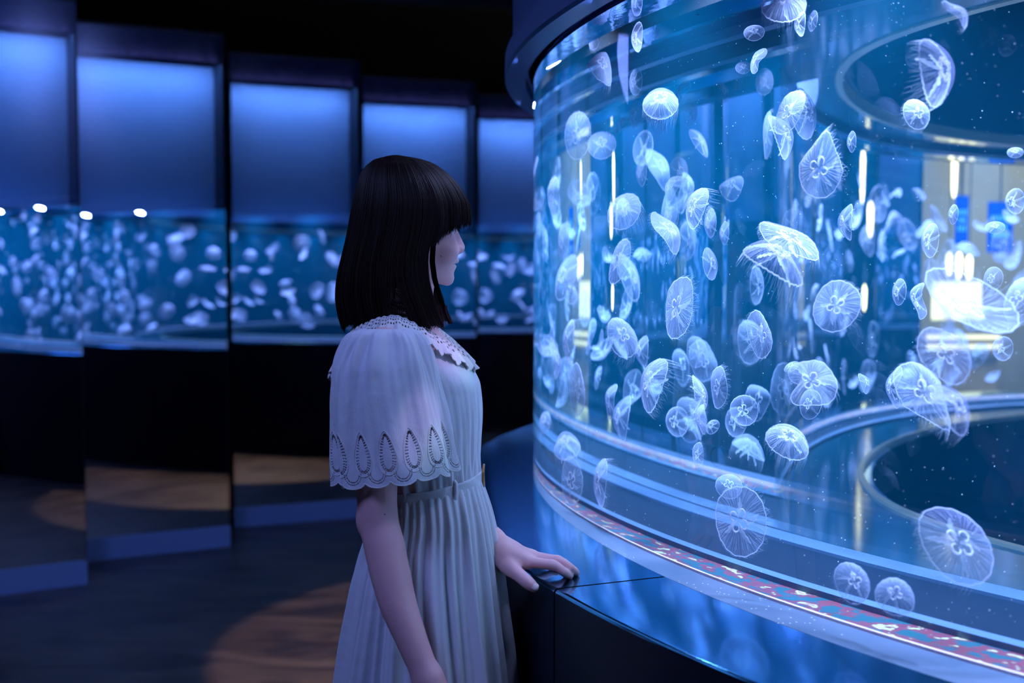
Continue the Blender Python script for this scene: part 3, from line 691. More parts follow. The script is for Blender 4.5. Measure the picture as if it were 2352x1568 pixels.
class Field:
    def __init__(s, X, Y, Z):
        s.X, s.Y, s.Z = X, Y, Z; s.F = np.full((len(X), len(Y), len(Z)), 0.08, np.float32)
    def region(s, lo, hi):
        sl = []
        for A, a, b_ in zip((s.X, s.Y, s.Z), lo, hi):
            i0 = max(0, np.searchsorted(A, a) - 1); i1 = min(len(A), np.searchsorted(A, b_) + 1)
            if i1 <= i0: return None, None
            sl.append(slice(i0, i1))
        P = np.meshgrid(s.X[sl[0]], s.Y[sl[1]], s.Z[sl[2]], indexing='ij')
        return tuple(sl), P
    def smin(s, sl, d, k):
        a = s.F[sl]
        if k > 0:
            h = np.clip(0.5 + 0.5 * (a - d) / k, 0, 1); s.F[sl] = a + (d - a) * h - k * h * (1 - h)
        else: s.F[sl] = np.minimum(a, d)
    def smaxneg(s, sl, d, k):
        a = s.F[sl]; d = -d; h = np.clip(0.5 - 0.5 * (a - d) / k, 0, 1); s.F[sl] = a + (d - a) * h + k * h * (1 - h)
    def cap(s, p, q, r0, r1, k=0.01, flat=None, sub=False):
        p, q = np.asarray(p, float), np.asarray(q, float); m = max(r0, r1) + k + 0.012
        sl, P = s.region(np.minimum(p, q) - m, np.maximum(p, q) + m)
        if sl is None: return
        d = q - p; L = d @ d + 1e-12
        h = np.clip(((P[0] - p[0]) * d[0] + (P[1] - p[1]) * d[1] + (P[2] - p[2]) * d[2]) / L, 0, 1)
        D_ = np.sqrt((P[0] - p[0] - h * d[0]) ** 2 + (P[1] - p[1] - h * d[1]) ** 2 + (P[2] - p[2] - h * d[2]) ** 2) - (r0 + (r1 - r0) * h)
        (s.smaxneg if sub else s.smin)(sl, D_, k)
    def ell(s, c, r, k=0.01, rot=None, sub=False):
        c = np.asarray(c, float); r = np.asarray(r, float); m = r.max() + k + 0.012
        sl, P = s.region(c - m, c + m)
        if sl is None: return
        L = [P[i] - c[i] for i in range(3)]
        if rot is not None: L = [sum(rot[i][j] * L[j] for j in range(3)) for i in range(3)]
        k0 = np.sqrt(sum((L[i] / r[i]) ** 2 for i in range(3))); k1 = np.sqrt(sum((L[i] / r[i] ** 2) ** 2 for i in range(3))) + 1e-9
        (s.smaxneg if sub else s.smin)(sl, k0 * (k0 - 1) / k1, k)
    def chain(s, pts, rads, k=0.01, dense=0):
        pts = [np.asarray(p, float) for p in pts]
        if dense:      # smooth the path and the taper
            u = np.arange(len(pts)); uu = np.linspace(0, len(pts) - 1, dense); P_ = np.array(pts)
            pts = list(np.stack([pchip(uu, u, P_[:, i]) for i in range(3)], 1)); rads = pchip(uu, u, np.array(rads, float))
        m = max(rads) + k + 0.012
        sl, P = s.region(np.min(pts, axis=0) - m, np.max(pts, axis=0) + m)
        if sl is None: return
        D_ = np.full(P[0].shape, 9.0)
        for i in range(len(pts) - 1):
            p, q = pts[i], pts[i + 1]; d = q - p; L = d @ d + 1e-12
            h = np.clip(((P[0] - p[0]) * d[0] + (P[1] - p[1]) * d[1] + (P[2] - p[2]) * d[2]) / L, 0, 1)
            D_ = np.minimum(D_, np.sqrt((P[0] - p[0] - h * d[0]) ** 2 + (P[1] - p[1] - h * d[1]) ** 2 + (P[2] - p[2] - h * d[2]) ** 2) - (rads[i] + (rads[i + 1] - rads[i]) * h))
        s.smin(sl, D_, k)
    def mesh(s):
        F = s.F; S = F < 0; nx, ny, nz = F.shape
        cnt = np.zeros((nx - 1, ny - 1, nz - 1), np.int16); acc = np.zeros((nx - 1, ny - 1, nz - 1, 3), np.float32); ax = (s.X, s.Y, s.Z); quads = []
        for a in range(3):
            o1, o2 = [(1, 2), (2, 0), (0, 1)][a]
            A = [slice(None)] * 3; B_ = [slice(None)] * 3; A[a] = slice(0, -1); B_[a] = slice(1, None)
            fa, fb = F[tuple(A)], F[tuple(B_)]; idx = np.argwhere((fa < 0) != (fb < 0)); ii = tuple(idx.T)
            va, vb = fa[ii], fb[ii]; t = va / (va - vb); pos = np.zeros((len(idx), 3)); 
            for c in range(3): pos[:, c] = ax[c][idx[:, c]]
            pos[:, a] = ax[a][idx[:, a]] * (1 - t) + ax[a][idx[:, a] + 1] * t
            cells = []
            for d1, d2 in ((-1, -1), (0, -1), (0, 0), (-1, 0)):
                c = idx.copy(); c[:, o1] += d1; c[:, o2] += d2; cells.append(c)
                ok = np.all((c >= 0) & (c < np.array(cnt.shape)), axis=1)
                np.add.at(cnt, tuple(c[ok].T), 1); np.add.at(acc, tuple(c[ok].T), pos[ok])
            ok = np.ones(len(idx), bool)
            for c in cells: ok &= np.all((c >= 0) & (c < np.array(cnt.shape)), axis=1)
            fl = [np.ravel_multi_index(tuple(c[ok].T), cnt.shape) for c in cells]; flip = va[ok] > 0
            q = np.stack(fl, 1); q[flip] = q[flip][:, ::-1]; quads.append(q)
        act = np.flatnonzero(cnt.ravel()); remap = np.full(cnt.size, -1, np.int64); remap[act] = np.arange(len(act))
        V = acc.reshape(-1, 3)[act] / cnt.ravel()[act][:, None]; return V, remap[np.concatenate(quads)]

PXM = FPX / WY
def hx(px): return (px - 1176) / PXM
def hz(py): return W(1000, py, WY)[2]
# profile of the face, picture points at her distance: (row, x)
PROF = np.array([(430, 1052), (470, 1053), (500, 1049), (512, 1046.5), (519, 1046), (530, 1051.5), (549, 1060), (560, 1065.5), (566, 1067.4), (572, 1066.7), (577, 1063.5), (580.5, 1059),
                 (583, 1052.5), (591, 1051), (595, 1052.6), (598, 1054), (602, 1053.2), (606, 1047.6), (608.5, 1047.4), (612, 1048), (617, 1046), (621, 1043.4), (627, 1041.6), (632, 1042), (638, 1042.8), (645, 1041.5), (651, 1038.5), (657, 1033)])
BASE = np.array([(430, 1050), (500, 1047), (519, 1043), (560, 1039), (583, 1040), (600, 1040), (627, 1037), (640, 1036), (657, 1028)])
NW_ = np.array([(430, 60), (505, 40), (519, 9), (540, 11), (556, 14.5), (572, 17), (580, 16), (584, 22), (600, 20), (610, 17), (622, 20), (640, 22), (657, 24)])   # half width of the bump, mm
YAW = math.radians(9)
HC = np.array([hx(955), WY, 0.0])
def head(Fd):
    # skull and face
    Fd.ell((hx(928), WY, hz(495)), (0.076, 0.071, 0.094), 0.02)
    sl, P = Fd.region((hx(925), WY - 0.09, hz(668)), (hx(1082), WY + 0.09, hz(420)))
    c, s_ = math.cos(YAW), math.sin(YAW); X = (P[0] - HC[0]) * c + (P[1] - HC[1]) * s_; S = -(P[0] - HC[0]) * s_ + (P[1] - HC[1]) * c
    rows = np.array([hz(r) for r in PROF[:, 0]])[::-1]; px_ = np.array([(x - 955) / PXM for x in PROF[:, 1]])[::-1]
    rb = np.array([hz(r) for r in BASE[:, 0]])[::-1]; bx = np.array([(x - 955) / PXM for x in BASE[:, 1]])[::-1]
    rw = np.array([hz(r) for r in NW_[:, 0]])[::-1]; nw = NW_[:, 1][::-1] / 1000
    z = P[2]; xp = np.interp(z, rows, px_) / c; xb = np.interp(z, rb, bx) / c; wv = np.interp(z, rw, nw)
    wid = np.interp(z, [hz(660), hz(650), hz(636), hz(610), hz(570), hz(520), hz(460), hz(425)], [0.022, 0.031, 0.040, 0.052, 0.064, 0.069, 0.066, 0.05])
    d = (xp - xb) * np.exp(-np.abs(S / wv) ** 2.4)
    q = np.sqrt((np.maximum(X - d, 0) / np.maximum(xb, 0.01)) ** 2.15 + (np.abs(S) / wid) ** 2.15 + 1e-9)
    D_ = (q - 1) * 0.055
    # under the jaw: from the chin up to the ear
    jaw = hz(660) + np.clip((0.062 - X), 0, 1) * 0.30 - z; k = 0.010
    h = np.clip(0.5 - 0.5 * (D_ - jaw) / k, 0, 1); D_ = D_ + (jaw - D_) * h + k * h * (1 - h)
    D_ = np.maximum(D_, z - hz(428)); Fd.smin(sl, D_, 0.012)
    def hp(x, s2, row): return np.array([HC[0] + x * c - s2 * s_, HC[1] + x * s_ + s2 * c, hz(row)])
    for sg in (-1, 1):
        xo = lambda v: (v - 955) / PXM
        Fd.ell(hp(xo(1053), sg * 0.0130, 573.5), (0.0095, 0.0058, 0.0066), 0.004)                      # wing of the nose
        Fd.ell(hp(xo(1022), sg * 0.034, 575), (0.020, 0.020, 0.022), 0.02)                            # cheek
        Fd.ell(hp(xo(1042), sg * 0.031, 521), (0.012, 0.013, 0.009), 0.006, sub=True)                # eye socket
        Fd.ell(hp(xo(1058), sg * 0.0068, 581.5), (0.0042, 0.0028, 0.0026), 0.0018, sub=True)         # nostril
        Fd.ell(hp(xo(930), sg * 0.073, 568), (0.016, 0.006, 0.028), 0.006)                           # ear
        for t in np.linspace(0, 1, 7):                                                            # line between the lips
            Fd.ell(hp(xo(1050 - 15 * t * t - 2 * t), sg * (0.001 + 0.021 * t), 606.4 - 2.0 * t), (0.0042, 0.004, 0.0009), 0.0012, sub=True)
    return hp
X = axis([(-0.42, -0.155, 0.006), (-0.155, -0.075, 0.0018), (-0.075, -0.035, 0.004), (-0.035, 0.135, 0.0020)])
Y = axis([(1.70, 1.92, 0.005), (1.92, 2.125, 0.0022), (2.125, 2.36, 0.006)])
Z = axis([(-0.01, 0.845, 0.008), (0.845, 0.965, 0.0020), (0.965, 1.37, 0.006), (1.37, 1.50, 0.0016), (1.50, 1.63, 0.005)])
FD = Field(X, Y, Z)
# trunk
tx = lambda px: hx(px)
FD.ell((tx(945), WY, 1.165), (0.090, 0.135, 0.17), 0.05)
FD.ell((tx(960), WY, 1.205), (0.085, 0.105, 0.075), 0.04)
FD.ell((tx(985), WY - 0.065, 1.185), (0.055, 0.052, 0.055), 0.03); FD.ell((tx(985), WY + 0.065, 1.185), (0.055, 0.052, 0.055), 0.03)
FD.ell((tx(970), WY, 1.02), (0.078, 0.112, 0.13), 0.05)
FD.ell((tx(955), WY, 0.86), (0.098, 0.155, 0.13), 0.05)
for sg in (-1, 1):
    y = WY + sg * 0.075
    FD.chain([(tx(960), y, 0.82), (tx(965), y, 0.46), (tx(955), y, 0.27), (tx(950), y, 0.07)], [0.080, 0.052, 0.050, 0.034], 0.02)
    FD.ell((tx(990), y, 0.045), (0.11, 0.040, 0.040), 0.02)
    FD.cap((tx(928), WY + sg * 0.03, 1.272), (tx(905), WY + sg * 0.14, 1.255), 0.042, 0.042, 0.025)
# neck
FD.cap((tx(918), WY, 1.285), (tx(940), WY, 1.43), 0.050, 0.047, 0.02)
HP = head(FD)
# near arm hanging down
ARM = [(884, 812, 0.043), (868, 950, 0.0385), (865, 1085, 0.0340), (867, 1165, 0.0318), (872, 1205, 0.0315), (882, 1250, 0.0328), (895, 1310, 0.0325), (914, 1385, 0.0300), (938, 1450, 0.0265), (962, 1510, 0.0240), (984, 1560, 0.0225)]
YN = 1.80
YA = [1.90, 1.88, 1.865, 1.86, 1.858, 1.852, 1.842, 1.828, 1.816, 1.806, YN]
FD.chain([W(a, b_, YA[i]) for i, (a, b_, r) in enumerate(ARM)], [r * YA[i] / 1.865 for i, (a, b_, r) in enumerate(ARM)], 0.012, dense=40)
FD.ell(W(838, 1196, 1.862), (0.013, 0.014, 0.020), 0.014)
pw = W(984, 1560, YN); pk = W(1010, 1640, YN - 0.005)
FD.cap(pw, pk, 0.024, 0.030, 0.012); FD.cap(pw + [0, 0.01, -0.02], pk + [0.0, 0.03, 0], 0.022, 0.022, 0.012)
for j in range(4):
    p0 = pk + np.array([0.012 - 0.008 * j, 0.022 * j - 0.022, -0.018]); L = (0.072, 0.080, 0.074, 0.058)[j]
    FD.chain([p0, p0 + [0.012, 0.002, -L * 0.5], p0 + [0.008, 0.004, -L * 0.8], p0 + [-0.002, 0.004, -L]], [0.0100, 0.0090, 0.0082, 0.0072], 0.004)
p0 = pw + [0.02, -0.012, -0.025]; FD.chain([p0, p0 + [0.022, -0.005, -0.03], p0 + [0.024, -0.004, -0.058]], [0.013, 0.011, 0.0088], 0.006)
# far arm and the hand on the plinth
FD.chain([np.array([tx(905), WY + 0.155, 1.255]), np.array([tx(915), WY + 0.185, 1.10]), np.array([tx(935), WY + 0.165, 1.015])], [0.042, 0.037, 0.032], 0.012, dense=12)
WR = W(1128, 1243, 2.055)
FD.chain([np.array([tx(935), WY + 0.165, 1.015]), W(1060, 1180, 2.12), WR], [0.032, 0.030, 0.0235], 0.012)
ZP = Z0
def tip(px, py, r):     # a fingertip touching the plinth top, seen at this picture point
    d = pix_dir(px, py); t = (ZP + r - 0.001 - CAM_H) / d[2]; return np.array([0, 0, CAM_H]) + d * t
HAND = {}
mcp = {'index': W(1214, 1290, 1.972), 'middle': W(1222, 1280, 1.992), 'ring': W(1220, 1276, 2.014), 'little': W(1210, 1276, 2.036)}
FD.cap(WR, W(1170, 1268, 2.00), 0.0235, 0.021, 0.014)
for nm in mcp: FD.cap(W(1160, 1266, 1.985 + 0.02 * list(mcp).index(nm)), mcp[nm], 0.0165, 0.0118 if nm != 'little' else 0.0105, 0.014)
FD.ell(W(1172, 1290, 1.975), (0.026, 0.016, 0.020), 0.014)
fing = {'index': ([(1268, 1297, 1.955), (1292, 1311, 1.952)], (1308, 1321.5), (0.0098, 0.0086, 0.0078, 0.0066)),
        'middle': ([(1280, 1287, 1.975), (1306, 1301, 1.968)], (1323, 1314.5), (0.0100, 0.0086, 0.0078, 0.0066)),
        'ring': ([(1272, 1286, 2.005), (1294, 1299, 2.0)], (1306, 1309), (0.0095, 0.0082, 0.0074, 0.0062)),
        'little': ([(1250, 1285, 2.045), (1268, 1295, 2.04)], (1280, 1303), (0.0085, 0.0074, 0.0068, 0.0058))}
for nm, (mid, tp, rr_) in fing.items():
    pts = [mcp[nm]] + [W(*m) for m in mid] + [tip(tp[0], tp[1], rr_[3])]
    FD.chain(pts, rr_, 0.0035, dense=14); FD.ell(pts[1], (rr_[1] * 1.08,) * 3, 0.003); HAND[nm] = pts
th = [W(1170, 1300, 1.965), W(1190, 1318, 1.945), W(1212, 1337, 1.935), W(1226, 1348, 1.932)]
FD.chain(th, [0.0165, 0.0118, 0.0112, 0.0085], 0.006, dense=14); HAND['thumb'] = th
V_, Q_ = FD.mesh()
BODY = pchild('body', V_, Q_, M_SKIN)
BODY.modifiers.new('smooth', 'SMOOTH').iterations = 2; BODY.modifiers['smooth'].factor = 0.4
# nails
def nail(name, tipp, prev, r, up, L=0.0095, wd=0.0052):
    d = (tipp - prev); d /= np.linalg.norm(d); up = up - d * (up @ d); up /= np.linalg.norm(up); sd = np.cross(d, up); vs = []; n = 8
    for i in range(n + 1):
        for j in range(n + 1):
            u = i / n * 2 - 1; v = j / n * 2 - 1; a = v * 0.85; e_ = math.sqrt(max(0, 1 - abs(u) ** 3.0)) 
            vs.append(tipp + d * (u * L * 0.5 + r * 0.25) + sd * (math.sin(a) * r * 0.98 * (0.55 + 0.45 * e_)) + up * (math.cos(a) * r * 1.0 + 0.0003 - 0.0016 * max(0, u) ** 2))
    fs = [(i * (n + 1) + j, i * (n + 1) + j + 1, (i + 1) * (n + 1) + j + 1, (i + 1) * (n + 1) + j) for i in range(n) for j in range(n)]
    o = pchild(name, vs, fs, M_NAIL); sm = o.modifiers.new('s', 'SOLIDIFY'); sm.thickness = 0.0005; return o
for nm in ('index', 'middle', 'ring', 'little'):
    p = HAND[nm]; nail('finger_nail', p[3] * 0.75 + p[2] * 0.25, p[2], fing[nm][2][3] * 1.1, np.array([0.2, -0.25, 1.0]))
nail('finger_nail', th[3] * 0.9 + th[2] * 0.1, th[2], 0.0092, np.array([0.35, -1.0, 0.45]), 0.012)
for i_, (c_, r_) in enumerate(((W(884, 1181, 1.826), 0.0011), (W(1013, 588, WY - 0.0575), 0.0010))):
    b = MB(); b.lathe([(0.0001, r_)] + [(r_ * math.sin(t), r_ * math.cos(t)) for t in (0.6, 1.2, 1.8, 2.5)] + [(0.0001, -r_)], (0, 0), n=8, closed_prof=False)
    pchild('mole', np.array(b.v) + c_, b.f, M_LIPD)
# eyes and lashes
for sg in (-1, 1):
    c_ = HP((1033 - 955) / PXM, sg * 0.031, 521)
    b = MB(); b.lathe([(0.0001, 0.0115)] + [(0.0115 * math.sin(t), 0.0115 * math.cos(t)) for t in np.linspace(0.2, 2.94, 14)] + [(0.0001, -0.0115)], (0, 0), n=24, closed_prof=False)
    e = pchild('eye', np.array(b.v) + c_, b.f, M_EYE)
    b = MB(); b.lathe([(0.0001, 0.0004), (0.004, 0.0), (0.0056, -0.0015)], (0, 0), n=20, closed_prof=False)
    dv = Vector((math.cos(YAW), math.sin(YAW), 0)); R_ = dv.to_track_quat('Z', 'Y').to_matrix(); vs = [np.array(R_ @ Vector(v)) + c_ + np.array(dv) * 0.0113 for v in b.v]
    mesh_obj('iris', np.array(vs) - PO, b.f, M_IRIS, e)
    b = MB()
    for t in np.linspace(-1, 1, 16):
        p = c_ + np.array([0.0105, 0.0, 0.005]) + np.array([-0.003 * t * t, 0.010 * t, -0.0015 * t * t]); b.tube([p, p + [0.004, 0.001 * t, 0.0005], p + [0.007, 0.002 * t, 0.003]], [0.0004, 0.0003, 0.0001], 4)
    pchild('eyelashes', b.v, b.f, M_HAIR)
# lips colour
# ---- hair: a bob of long strands
HT = np.array([357, 363, 371, 390, 418, 447, 474, 509, 545, 590, 638, 682, 720, 756])
XB = np.array([905, 872, 858, 838, 826, 819, 813, 806, 799, 788, 777, 773, 778, 788])        # back edge
XF = np.array([920, 952, 984, 1017, 1046, 1066, 1078, 1080, 1074, 1066, 1074, 1092, 1112, 1132])   # front edge (virtual ellipse)
BY = np.array([0.008, 0.030, 0.046, 0.064, 0.080, 0.089, 0.094, 0.096, 0.097, 0.098, 0.100, 0.102, 0.104, 0.104])
def hair_pt(phi, row, inset=0.0):
    xb, xf, by = pchip(row, HT, XB), pchip(row, HT, XF), pchip(row, HT, BY)
    xc, a = (xb + xf) / 2, (xf - xb) / 2
    x = xc + a * math.cos(phi) - inset * PXM * math.cos(phi); y = WY - math.sin(phi) * (by - inset)
    if math.sin(phi) > 0.2 and row > 640:      # neck shows through a parting on the near side
        t = (row - 640) / 80; g = 17 * t; d_ = x - 922 - 6 * t
        x += math.copysign(g * math.exp(-abs(d_) / 30), d_)
    return np.array([hx(x), y, hz(row)])
def hair_end(phi):
    """the row where the strand of this direction ends; phi 0 is the face side, positive towards the camera"""
    a = abs(math.degrees((phi + PI) % (2 * PI) - PI))
    if a < 62: return float(np.interp(a, [0, 18, 30, 44, 55, 62], [512, 509, 522, 538, 556, 575]))
    return float(np.interp(a, [62, 64, 90, 110, 130, 150, 165, 180], [690, 744, 752, 752, 742, 738, 748, 756]))
nP, nR = 240, 60; vs = []; fs = []
for i in range(nP):
    ph = 2 * PI * i / nP; e_ = hair_end(ph); dg = abs(math.degrees((ph + PI) % (2 * PI) - PI))
    for j in range(nR + 1):
        row = 357.5 + (e_ - 4 - 357.5) * (j / nR) ** 1.25; ins = 0.0035 + 0.0012 * math.sin(ph * 37) + 0.0008 * math.sin(ph * 83 + 1)
        vs.append(hair_pt(ph, row, ins))
for i in range(nP):
    i2 = (i + 1) % nP; d1, d2 = abs(math.degrees((2 * PI * i / nP + PI) % (2 * PI) - PI)), abs(math.degrees((2 * PI * i2 / nP + PI) % (2 * PI) - PI))
    if (d1 < 62) != (d2 < 62):
        continue
    for j in range(nR):
        q = (i * (nR + 1) + j, i2 * (nR + 1) + j, i2 * (nR + 1) + j + 1, i * (nR + 1) + j + 1)
        c_ = (vs[q[0]] + vs[q[2]]) / 2; pxc = 1176 + c_[0] * PXM
        if c_[1] < WY - 0.03 and c_[2] < hz(652) and 900 + 0 < pxc < 950 and abs(pxc - 926) < 3 + (hz(652) - c_[2]) * PXM * 0.20: continue
        fs.append(q)
HAIR = pchild('hair', vs, fs, M_HAIR); sm = HAIR.modifiers.new('s', 'SOLIDIFY'); sm.thickness = 0.005; sm.offset = -1
# thin strands over it
sv = []; sf = []
def strand(pts, r):
    n = len(sv); m = len(pts)
    for i, p in enumerate(pts):
        rr_ = r * (1 - 0.75 * (i / (m - 1)) ** 3)
        for j in range(3):
            a = 2.094 * j; sv.append((p[0] + rr_ * math.cos(a), p[1] + rr_ * math.sin(a), p[2] + rr_ * 0.3 * math.sin(a)))
    for i in range(m - 1):
        for j in range(3): sf.append((n + i * 3 + j, n + i * 3 + (j + 1) % 3, n + i * 3 + 3 + (j + 1) % 3, n + i * 3 + 3 + j))
for k in range(3400):
    ph = rng.uniform(-PI, PI) if k % 3 else rng.uniform(0.2, 2.9)
    e_ = hair_end(ph) + rng.normal(0, 3.0) + (rng.uniform(0, 9) if rng.random() < 0.2 else 0)
    dg = abs(math.degrees((ph + PI) % (2 * PI) - PI))
    w1, w2 = rng.normal(0, 0.010), rng.uniform(0, 6.28); ins = rng.uniform(-0.0012, 0.0035); pts = []; r0 = 357.6 + rng.uniform(0, 2)
    clump = 0.022 * math.sin(ph * 29 + 1.3)
    for j in range(22):
        t = j / 21; row = r0 + (e_ - r0) * t ** 1.2; pts.append(hair_pt(ph + w1 * math.sin(3 * t + w2) + clump * t * t, row, ins + 0.002 * t * math.sin(ph * 17)))
    strand(pts, rng.uniform(0.0006, 0.0011))
# fine stray strands in front of the ear over the cheek's edge and into the neck gap
for k in range(60):
    x0 = rng.uniform(1003, 1013); pts = []
    for j in range(22):
        t = j / 21; row = 500 + 240 * t; x = np.interp(row, [500, 560, 600, 640, 661, 700, 740], [1022, 1006, 1003, 1008, 1014, 1026, 1042]) + (x0 - 1008) * 1.1 - 4
        pts.append(np.array([hx(x), WY - np.interp(row, [500, 560, 740], [0.074, 0.072, 0.062]) + rng.normal(0, 0.0002), hz(row)]))
    strand(pts, 0.0008)
for k in range(26):
    x0 = rng.uniform(900, 945); x1 = x0 + rng.normal(6, 12); bw = rng.normal(0, 6); pts = []
    for j in range(16):
        t = j / 15; row = 625 + (rng.uniform(125, 128)) * t; pts.append(np.array([hx(x0 + (x1 - x0) * t + bw * math.sin(PI * t)), WY - 0.094 + 0.02 * t, hz(row)]))
    strand(pts, 0.0006)
pchild('hair_strands', sv, sf, M_HAIR)

# reddish tips: light passing through the front ends is put into the colour
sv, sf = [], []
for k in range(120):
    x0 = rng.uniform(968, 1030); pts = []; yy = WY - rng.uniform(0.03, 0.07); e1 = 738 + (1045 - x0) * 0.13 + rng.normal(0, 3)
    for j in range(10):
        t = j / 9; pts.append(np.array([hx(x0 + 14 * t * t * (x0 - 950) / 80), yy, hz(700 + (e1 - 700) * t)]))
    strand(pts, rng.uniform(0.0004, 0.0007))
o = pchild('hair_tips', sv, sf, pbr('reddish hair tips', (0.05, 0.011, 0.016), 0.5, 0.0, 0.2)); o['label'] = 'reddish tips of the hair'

# ------------------------------------------------------------------ the dress
def cloth_mat(name, col, weave=520):
    m, nt, out = nmat(name); b = N(nt, 'ShaderNodeBsdfPrincipled')
    b.inputs['Base Color'].default_value = (*col, 1); b.inputs['Roughness'].default_value = 0.85; b.inputs['Specular IOR Level'].default_value = 0.15
    b.inputs['Sheen Weight'].default_value = 0.25
    tc = N(nt, 'ShaderNodeTexCoord'); w_ = N(nt, 'ShaderNodeTexNoise'); w_.inputs['Scale'].default_value = weave; w_.inputs['Detail'].default_value = 3
    mp = N(nt, 'ShaderNodeMapping'); mp.inputs['Scale'].default_value = (1, 1, 0.25); nt.links.new(tc.outputs['Object'], mp.inputs[0]); nt.links.new(mp.outputs[0], w_.inputs['Vector'])
    n2 = N(nt, 'ShaderNodeTexNoise'); n2.inputs['Scale'].default_value = 38; n2.inputs['Detail'].default_value = 6; nt.links.new(tc.outputs['Object'], n2.inputs['Vector'])
    ad = N(nt, 'ShaderNodeMath', operation='MULTIPLY_ADD'); ad.inputs[1].default_value = 3.0; nt.links.new(n2.outputs['Fac'], ad.inputs[0]); nt.links.new(w_.outputs['Fac'], ad.inputs[2])
    bp = N(nt, 'ShaderNodeBump'); bp.inputs['Strength'].default_value = 0.55; bp.inputs['Distance'].default_value = 0.0012
    nt.links.new(ad.outputs[0], bp.inputs['Height']); nt.links.new(bp.outputs[0], b.inputs['Normal'])
    tl = N(nt, 'ShaderNodeBsdfTranslucent'); tl.inputs[0].default_value = (*col, 1)
    mx = N(nt, 'ShaderNodeMixShader'); mx.inputs[0].default_value = 0.18; nt.links.new(b.outputs[0], mx.inputs[1]); nt.links.new(tl.outputs[0], mx.inputs[2])
    nt.links.new(mx.outputs[0], out.inputs[0]); return m
M_CLOTH = cloth_mat('white cotton', (0.76, 0.78, 0.84)); M_LACE = cloth_mat('white lace', (0.78, 0.77, 0.76), 300)
DRESS = None
def grid_obj(name, G, mat, parent, keep=None, closed=True, thick=0.0012, offset=0):
    """G: array (rows, cols, 3); keep: mask of the faces"""
    R_, C_, _ = G.shape; idx = np.arange(R_ * C_).reshape(R_, C_); c2 = np.roll(idx, -1, 1) if closed else idx[:, 1:]
    a = idx if closed else idx[:, :-1]
    q = np.stack([a[:-1], c2[:-1], c2[1:], a[1:]], -1)
    q = q[keep] if keep is not None else q.reshape(-1, 4)
    used = np.unique(q); mp = np.full(R_ * C_, -1); mp[used] = np.arange(len(used))
    o = mesh_obj(name, G.reshape(-1, 3)[used] - PO, mp[q], mat, parent)
    if thick: sm = o.modifiers.new('s', 'SOLIDIFY'); sm.thickness = thick; sm.offset = offset
    return o
def ring_rows(rows, spec, ncol, disp):
    """spec: row -> (xback, xfront, half depth); disp(theta, row) -> outward offset in metres"""
    th_ = np.linspace(0, 2 * PI, ncol, endpoint=False); G = np.zeros((len(rows), ncol, 3))
    for i, r in enumerate(rows):
        xb, xf, by, tilt = spec(r); xc, a = (xb + xf) / 2, (xf - xb) / 2 / PXM; o_ = disp(th_, r)
        sx = np.sign(np.cos(th_)) * np.abs(np.cos(th_)) ** 0.9; sy = np.sign(np.sin(th_)) * np.abs(np.sin(th_)) ** 0.9
        G[i, :, 0] = hx(xc) + (a + o_) * sx; G[i, :, 1] = WY - (by * np.where(sy < 0, 0.60, 1.0) + o_) * sy; G[i, :, 2] = hz(r) + tilt * np.cos(th_)
    return G
I = pchip
# bodice
def bod_spec(r):
    return (I(r, [795, 820, 850, 900, 1000, 1090, 1130], [802, 794, 788, 796, 838, 868, 874]), I(r, [795, 820, 850, 890, 950, 1040, 1090, 1130], [1044, 1064, 1086, 1103, 1107, 1102, 1100, 1102]),
            I(r, [795, 815, 850, 900, 1000, 1090, 1130], [0.135, 0.150, 0.156, 0.150, 0.132, 0.122, 0.122]), I(r, [775, 900, 1130], [0.0, 0.004, 0.014]))
def bod_disp(t, r):
    k = I(r, [780, 900, 1000, 1130], [0.0, 0.0006, 0.0014, 0.0026]); f = np.cos(t)
    return k * (np.sin(t * 31 + 0.8 * np.sin(r / 60)) * 0.6 + 0.4 * np.sin(t * 53 + r / 80)) + 0.003 * np.exp(-((r - 1095) / 30) ** 2) * np.sin(t * 24)
rows = np.linspace(796, 1132, 130)
DRESS = grid_obj('dress', ring_rows(rows, bod_spec, 420, bod_disp), M_CLOTH, PERSON)
# skirt
def sk_spec(r):
    return (I(r, [1120, 1150, 1240, 1300, 1380, 1450, 1568, 1900, 2300], [872, 868, 836, 818, 803, 791, 777, 745, 715]), I(r, [1105, 1130, 1180, 1230, 1300, 1400, 1500, 1568, 1900, 2300], [1101, 1108, 1124, 1136, 1150, 1164, 1176, 1180, 1182, 1176]),
            I(r, [1105, 1150, 1250, 1400, 1568, 1900, 2300], [0.122, 0.138, 0.162, 0.180, 0.192, 0.22, 0.24]), I(r, [1105, 1160, 1400], [0.014, 0.010, 0.0]))
PHS = rng.uniform(0, 6.28, 8)
def sk_disp(t, r):
    g = I(r, [1105, 1130, 1180, 1300, 1568, 2300], [0.0006, 0.0022, 0.0036, 0.0062, 0.010, 0.018]); u = t + 0.05 * np.sin(r / 140.0 + 2 * t)
    hi = np.sin(u * 46 + PHS[0] + 1.2 * np.sin(3 * t)) * I(r, [1105, 1200, 1400, 2300], [1.0, 0.8, 0.45, 0.15])
    md = np.sin(u * 27 + PHS[1] + 1.5 * np.sin(2 * t + 1)) * I(r, [1105, 1200, 1500], [0.5, 0.8, 0.55]); lo = np.sin(u * 15 + PHS[2] + 1.4 * np.sin(t * 2)) * I(r, [1105, 1250, 1568], [0.1, 0.5, 1.0])
    v = hi + md + lo; return g * np.sign(v) * np.abs(v) ** 0.85
rows = np.concatenate([np.linspace(1106, 1240, 70), np.linspace(1244, 1600, 80), np.linspace(1610, 2300, 60)])
grid_obj('skirt', ring_rows(rows, sk_spec, 900, sk_disp), M_CLOTH, DRESS)
